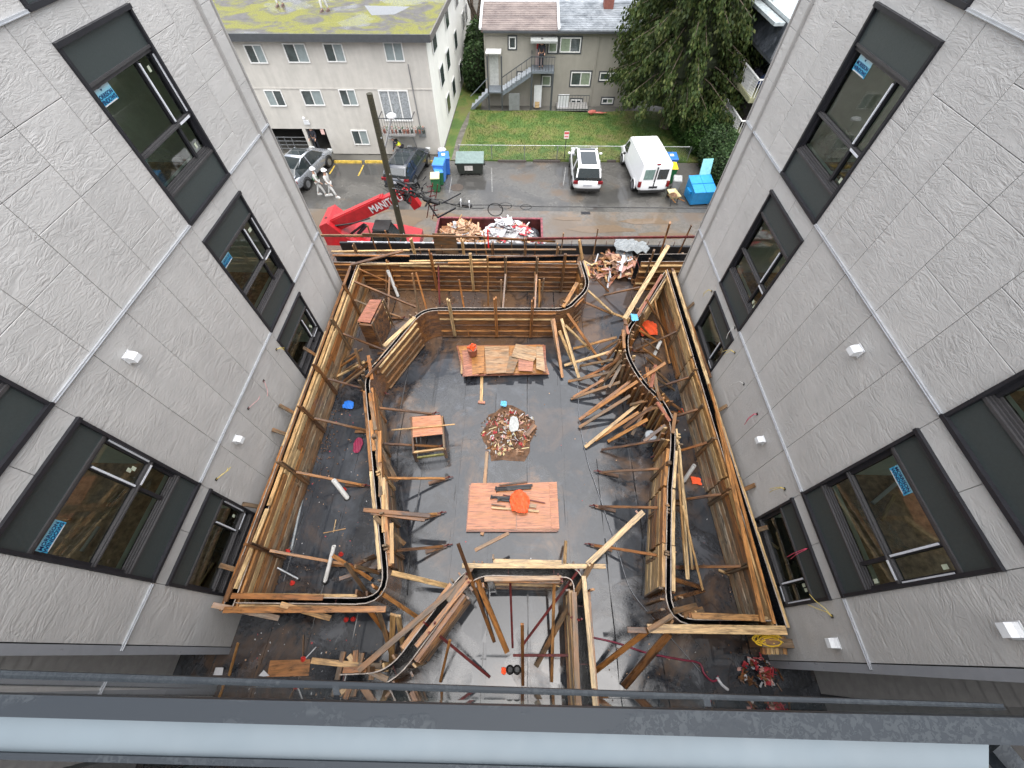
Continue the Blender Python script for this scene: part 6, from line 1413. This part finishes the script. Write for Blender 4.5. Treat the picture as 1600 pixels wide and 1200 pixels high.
def cloth(px, py, z, rx, ry_, mat, label, name='cloth', cat='cloth', amp=.05, seed=1, n=12):
    rg = random.Random(seed); c = atz(px, py, z); mb = MB(); rows = []
    ph = [rg.uniform(0, 6) for _ in range(6)]
    for i in range(n):
        row = []
        for j in range(n):
            u, v = i / (n - 1) * 2 - 1, j / (n - 1) * 2 - 1; e = 1 + .06 * math.sin(ph[0] + 3 * u) * abs(v) + .06 * math.sin(ph[1] + 4 * v) * abs(u) - .12 * u * u * v * v
            row.append(c + V((u * rx * e, v * ry_ * e + .12 * rx * math.sin(u * 2 + ph[2]), .015 + amp * (abs(math.sin(u * 5 + v * 3 + ph[3])) * .6 + abs(math.sin(v * 7 - u * 4 + ph[4])) * .5) * (1.1 - .6 * (u * u + v * v) / 2))))
        rows.append(row)
    mb.loft(rows, cap=False, closed=False); o = mb.build(name, mat, smooth=True); return tag(o, label, cat)
cloth(812, 786, D + .16, .24, .27, ORANGE, 'orange cloth lying over the tools on the plywood platform', seed=4, amp=.16)
cloth(1012, 516, D + .01, .30, .30, ORANGE, 'crumpled orange cloth at the far end of the right planter', seed=8, amp=.14)
cloth(545, 634, D + .01, .16, .13, pm('blue_scrap', (.02, .16, .6), .4), 'bright blue plastic scrap on the floor of the left planter', 'plastic_scrap', 'scrap', seed=3)
cloth(991, 497, TOP + .08, .10, .14, SKYB, 'light blue scrap on the top of the right planter form', 'plastic_scrap', 'scrap', seed=5)
cloth(1087, 752, D + .01, .12, .10, ORANGE, 'small orange scrap on the floor of the right planter', 'plastic_scrap', 'scrap', seed=6)
cloth(1063, 642, D + .02, .07, .07, ORANGE, 'tiny orange scrap behind the curved right formwork', 'plastic_scrap', 'scrap', seed=12)
cloth(560, 696, D + .01, .12, .22, pm('dark_red_netting', (.22, .01, .05), .6), 'dark red netting on the floor of the left planter', 'netting', 'scrap', seed=7)
cloth(985, 388, D + .45, .62, .36, TARP, 'crumpled grey tarp on top of the debris by the lane edge', 'tarp', 'tarp', amp=.22, seed=10, n=16)
cloth(975, 402, D + .2, .3, .35, TARP, 'trailing lower end of grey tarp beside the pink debris', 'tarp', 'tarp', amp=.2, seed=2)
hp_ = rubbish('debris_pile', 'heap of brown dirt and colourful site rubbish in the centre of the deck', -.22, 5.13, D, .66, .80, 420, [DIRT, DIRT, DIRT, DIRT, WD, WO, WD, WPL, WPL, REDS, PINK, CARD, CARD, CREAM], .025, .11, .2, DIRT)
cloth(803, 664, D + .18, .13, .24, pm('white_bag_paper', (.40, .41, .40), .6), 'white paper sack lying on the central rubbish heap', 'paper_sack', 'bag', seed=9, amp=.06)
cloth(787, 632, D + .12, .09, .09, SKYB, 'bright blue rag at the far edge of the central rubbish heap', 'rag', 'cloth', seed=14, amp=.08)
loose((822, 680), D + .16, (836, 664), D + .2, WD, 'dark board stub leaning on the right side of the central rubbish heap', .14, .03)
tp = rubbish('debris_pile', 'heap of pinkish splintered form panels by the lane edge of the deck', atz(965, 412, D).x, 12.0, D, 1.1, .75, 220, [PINK, WR, WR, WO, WF, WPL, WD, CARD, WD], .08, .42, .5, None, .85)
tr_ = rubbish('debris_pile', 'small heap of red and white litter at the near right corner of the deck', atz(1188, 1065, D).x, -.2, D, .42, .25, 70, [PINK, REDS, WPL, WD, BLK, WD], .03, .13, .12, None)
loose((1030, 420), D + .9, (1095, 402), D + .8, WF, 'fresh board lying across the far right corner of the deck'); loose((1040, 408), D + .6, (1085, 418), D + .5, WO, 'orange board in the far right corner behind the right formwork'); loose((1066, 395), D + .6, (1078, 425), D + .4, WG, 'grey board standing in the far right corner')
# plywood topped saw horse table
shp = thing('work_table', 'small rough work table with an orange plywood top left of centre', 'work table', tuple(atz(672, 690, D)))
zt = D + .62
flat((644, 652), (688, 648), (692, 678), (645, 683), zt, ORP, 'table_top', shp, .02)
fx = [atz(*p, zt - .02) for p in ((642, 652), (690, 650), (694, 700), (646, 706))]
for a, b, mt in ((0, 1, WD), (2, 3, WF), (0, 3, WD), (1, 2, WG)): board(fx[a] - V((0, 0, .045)), fx[b] - V((0, 0, .045)), .05, .085, mt, 'apron', shp)
for q in fx: board(q - V((0, 0, .04)), V((q.x * 1.01, q.y, D + .01)), .085, .05, WD, 'leg', shp)
for a, b in ((fx[0], fx[3]), (fx[1], fx[2])): o = MB(); o.loft([[V((q.x + e, q.y, z)) for q, z in ((a, D + .12), (b, D + .12), (b, D + .5), (a, D + .5))] for e in (-.008, .008)]); o.build('side_panel', WD, shp)
a, b = fx[3], fx[2]; board(V((a.x, a.y, D + .22)), V((b.x, b.y, D + .22)), .04, .09, pm('yellow_green_board', (.22, .20, .06), .6), 'stretcher', shp)
loose((612, 672), zt + .02, (711, 663), zt + .03, WF, 'thin pale batten resting across the work table', .035, .02)
# slatted plywood box in the far left corner
bx_ = thing('formwork_box', 'upright slatted box with a red plywood lid in the far left planter corner', 'box', tuple(atz(588, 500, D)))
zt = D + 1.15; A_ = [atz(*p, zt) for p in ((578, 468), (596, 468), (578, 504), (558, 502))]
o = MB(); o.loft([[q - V((0, 0, .02)) for q in A_], A_]); o.build('lid', WR, bx_)
for i in range(4):
    a, b = A_[i], A_[(i + 1) % 4]
    o = MB(); o.loft([[V((p.x, p.y, D + .03)) for p in (a * .995, b * .995, b * .985, a * .985)], [V((p.x, p.y, zt - .02)) for p in (a * .995, b * .995, b * .985, a * .985)]]); o.build('side_panel', WD, bx_)
for k in range(5):
    a, b = A_[1] + V((.04, 0, 0)), A_[2] + V((.04, 0, 0)); z = zt - .08 - k * .24; board(V((a.x, a.y, z)), V((b.x, b.y, z)), .03, .085, WF, 'slat', bx_)
for q in (A_[1], A_[2]): board(V((q.x + .07, q.y, D)), V((q.x + .07, q.y, zt)), .085, .04, WG, 'corner_post', bx_, up=(1, 0, 0))
# pipes
def pipe(a, za, b, zb, r, label, mat=PVC, hollow=True):
    p, q = atz(*a, za), atz(*b, zb); mb = MB(); mb.tube([p, q], r, 14, cap=False); d = (p - q).normalized()
    mb.tube([p, q], r * .85, 14, cap=False); o = tag(mb.build('pipe', mat, smooth=True), label, 'pipe')
    MB().tube([p - d * .05, p - d * .04], r * .84, 12).build('pipe_mouth', BLACK, o); MB().tube([q, q - d * .0 + V((0, 0, .03))], [r * 1.6, r * 1.1], 14).build('pipe_collar', BLACK, o); return o
pipe((606, 423), D + 1.05, (622, 463), D, .055, 'tall white pipe standing in the far left planter'); pipe((521, 750), D + .55, (543, 778), D, .06, 'white pipe standing in the middle of the left planter')
pipe((522, 853), D + .6, (508, 908), D + .05, .045, 'white pipe leaning at the near end of the left planter'); pipe((1032, 533), D + .5, (1022, 556), D, .055, 'white pipe standing at the far end of the right planter')
pipe((1085, 727), D + .6, (1068, 752), D, .05, 'white pipe standing in the middle of the right planter'); pipe((433, 887), D + .25, (467, 905), D + .02, .025, 'thin grey pipe lying near the left planter end', GSTEEL)
for px, L in ((797, 'left of two white pipe stubs in the near middle bay'), (808, 'right of two white pipe stubs in the near middle bay')): pipe((px, 1046), D + .28, (px + (0 if px < 800 else 0), 1046.5), D, .06, L)
cloth(787, 1048, D + .03, .05, .06, ORANGE, 'orange rag beside the two pipe stubs', 'rag', 'cloth', seed=21)
p = atz(1011, 690, D); dr = thing('metal_drum', 'grey metal drum with a pale lid below the curved right formwork', 'drum', p)
MB().tube([p, p + V((0, 0, .02)), p + V((0, 0, .36)), p + V((0, 0, .38))], [.17, .16, .155, .165], 22).build('drum_body', GSTEEL, dr, smooth=False); MB().tube([p + V((0, 0, .381)), p + V((0, 0, .392))], .145, 22).build('drum_lid', pm('pale_lid', (.42, .46, .50), .3), dr); MB().blob(p + V((.03, .02, .40)), (.06, .04, .015), 8, 4).build('lid_cap', BLACK, dr)
p = atz(698, 743, D); mb = MB(); mb.tube([p + V((0, 0, .004)), p + V((0, 0, .016))], .055, 14); tag(mb.build('floor_drain', BLACK), 'small black floor drain in the deck below the work table', 'drain')
# near strip of deck
flat((422, 1032), (485, 1030), (482, 1056), (417, 1058), D + .03, WO, 'sheet').name = 'plywood_offcut'; o = bpy.data.objects['plywood_offcut']; tag(o, 'dark orange plywood offcut lying at the near left of the deck', 'plywood'); WM['plywood_offcut'] = Matrix()
for (q, L) in [(((404, 1056), (412, 1047), (421, 1056), (412, 1057)), 'white triangular scrap in front of the plywood offcut'), (((333, 1055), (337, 1043), (349, 1043), (347, 1055)), 'white square tag by the left wing corner')]:
    tag(flat(*q, D + .06, WPL, 'white_scrap', None, .01), L, 'scrap')
loose((372, 1005), D + .5, (358, 1055), D + .02, WO, 'thin board leaning against the near end of the left wing', .05, .03)
for (a, b, mt, L) in [((474, 992), (473, 1032), WG, 'thin grey stick near the plywood offcut'), ((478, 1028), (494, 1011), WPL, 'thin white stick near the plywood offcut'), ((525, 812), (521, 832), WF, 'small yellow stick on the left planter floor'), ((505, 833), (540, 826), WF, 'second thin yellow stick crossing the first on the left planter floor')]: loose(a, D + .03, b, D + .02, mt, L, .02, .012)
def hose(pts, r, mat, label, z=D + .03, name='hose', n=6):
    P = [atz(*p, z) for p in pts]; out = []
    for i in range(len(P) - 1):
        a, b, c, d = P[max(i - 1, 0)], P[i], P[i + 1], P[min(i + 2, len(P) - 1)]
        for k in range(n): t = k / n; out.append(.5 * ((2 * b) + (c - a) * t + (2 * a - 5 * b + 4 * c - d) * t * t + (3 * b - a - 3 * c + d) * t ** 3))
    out.append(P[-1]); mb = MB(); mb.tube(out, r, 7); return tag(mb.build(name, mat, smooth=True), label, name.replace('_', ' '))
hose([(926, 996), (965, 1005), (1010, 1020), (1060, 1030), (1092, 1036), (1100, 1052), (1112, 1064), (1120, 1062), (1122, 1056)], .02, pm('dark_red_hose', (.20, .015, .04), .4), 'dark red hose crossing the near right of the deck')
hose([(938, 535), (905, 575), (904, 620), (906, 660), (918, 720), (935, 770), (965, 860), (985, 920), (1020, 965), (1060, 1010), (1095, 1050)], .008, pm('grey_cord', (.22, .23, .25), .5), 'thin grey cord running down the right side of the deck', name='power_cord')
hose([(1004, 850), (1006, 900), (1002, 930)], .01, BLACK, 'short black cord beside the right planter form', name='power_cord')
hose([(1120, 1058), (1128, 1070), (1138, 1078)], .03, WPL, 'white plug box at the end of the dark red hose', name='plug_box', n=2)
hose([(632, 640), (620, 720), (628, 800), (640, 850), (636, 930)], .007, BLACK, 'thin black cord beside the left inner formwork', name='power_cord')
hose([(455, 860), (470, 790), (482, 740), (497, 690), (505, 640)], .03, TARP, 'strip of pale plastic trailing at the foot of the left formwork', name='plastic_strip')
# yellow rope on a stack of offcuts
so = thing('timber_stack', 'small stack of board ends under a yellow rope by the right wing corner', 'timber stack', tuple(atz(1205, 1010, D)))
for k in range(6): board(atz(1190 + k * 6.5, 994, D + .9), atz(1193 + k * 6.5, 1022, D + .86), .07, .09, rw((.4, .4, .2, 0)), 'board_end', so)
board(atz(1180, 1004, D + .8), atz(1228, 1006, D + .8), .15, .5, WG, 'bearer', so)
rp_ = MB()
for k in range(9):
    c = atz(1203 + R.uniform(-5, 5), 1000 + R.uniform(-5, 5), D + .98 + k * .008); rx, ry_ = R.uniform(.16, .30), R.uniform(.05, .11); ph = R.uniform(0, 6)
    rp_.tube([c + V((math.cos(t * .314 + ph) * rx, math.sin(t * .314 + ph) * ry_, R.uniform(-.01, .02))) for t in range(21)], .011, 5, cap=False)
tag(rp_.build('rope_coil', pm('yellow_rope', (.72, .46, .03), .5)), 'tangled coil of yellow rope on the board ends at the right', 'rope')
hose([(1212, 1030), (1207, 1050), (1214, 1068), (1222, 1080)], .01, pm('brown_cord', (.2, .12, .08), .5), 'brown cord hanging at the right wing corner', name='power_cord')
# small litter, countless
lit = {}
for k in range(420):
    z = D + .012
    zone = R.random()
    if zone < .38: px, py = R.uniform(460, 600), R.uniform(640, 925)
    elif zone < .55: px, py = R.uniform(1050, 1150), R.uniform(560, 930)
    elif zone < .70: px, py = R.uniform(370, 620), R.uniform(975, 1050)
    elif zone < .8: px, py = R.uniform(930, 1190), R.uniform(1000, 1060)
    elif zone < .9: px, py = R.uniform(590, 880), R.uniform(450, 478)
    else: px, py = R.uniform(640, 1000), R.uniform(560, 880)
    p = atz(px, py, z); s = R.uniform(.008, .035); mt = R.choice([WPL, CARD, DIRT, DIRT, REDS, WG, WD, CARD]); lit.setdefault(mt.name, (MB(), mt))[0].quadbox(p, (s, s * R.uniform(.3, 1), .008), Matrix.Rotation(R.uniform(0, 3), 3, 'Z'))
for nm, (mb, mt) in lit.items(): tag(mb.build('litter', mt), kind='stuff')
for i, (px, py, rx, ry_) in enumerate([(697, 470, 2.2, .35), (450, 845, .12, 1.3), (500, 700, .5, 1.5), (1128, 830, .15, 1.4)]):
    p = atz(px, py, D); ch_ = MB()
    for _ in range(160):
        q = p + V((R.gauss(0, rx * .5), R.gauss(0, ry_ * .5), R.uniform(.012, .03))); s = R.uniform(.01, .04); ch_.quadbox(q, (s, s * .7, .02), Matrix.Rotation(R.uniform(0, 3), 3, 'Z'))
    tag(ch_.build('dirt_crumbs', DIRT), kind='stuff')
# red plastic cones lying about
for (px, py), L in {(541, 968): 'left red plastic cap in the shade of the near left formwork', (552, 967): 'right red plastic cap in the shade of the near left formwork', (457, 911): 'red plastic cap beside the thin grey pipe', (474, 1030): 'red plastic cap at the foot of the thin sticks', (538, 765): 'red scrap at the foot of the middle left pipe', (450, 862): 'red and white scrap against the left formwork', (533, 866): 'small red scrap by the leaning white pipe'}.items():
    p = atz(px, py, D + .01); mb = MB(); mb.tube([p, p + V((R.uniform(-.02, .02), .03, .09))], [.06, .01], 8); tag(mb.build('red_scrap', pm('red_cap', (.6, .04, .03), .5)), L, 'scrap')
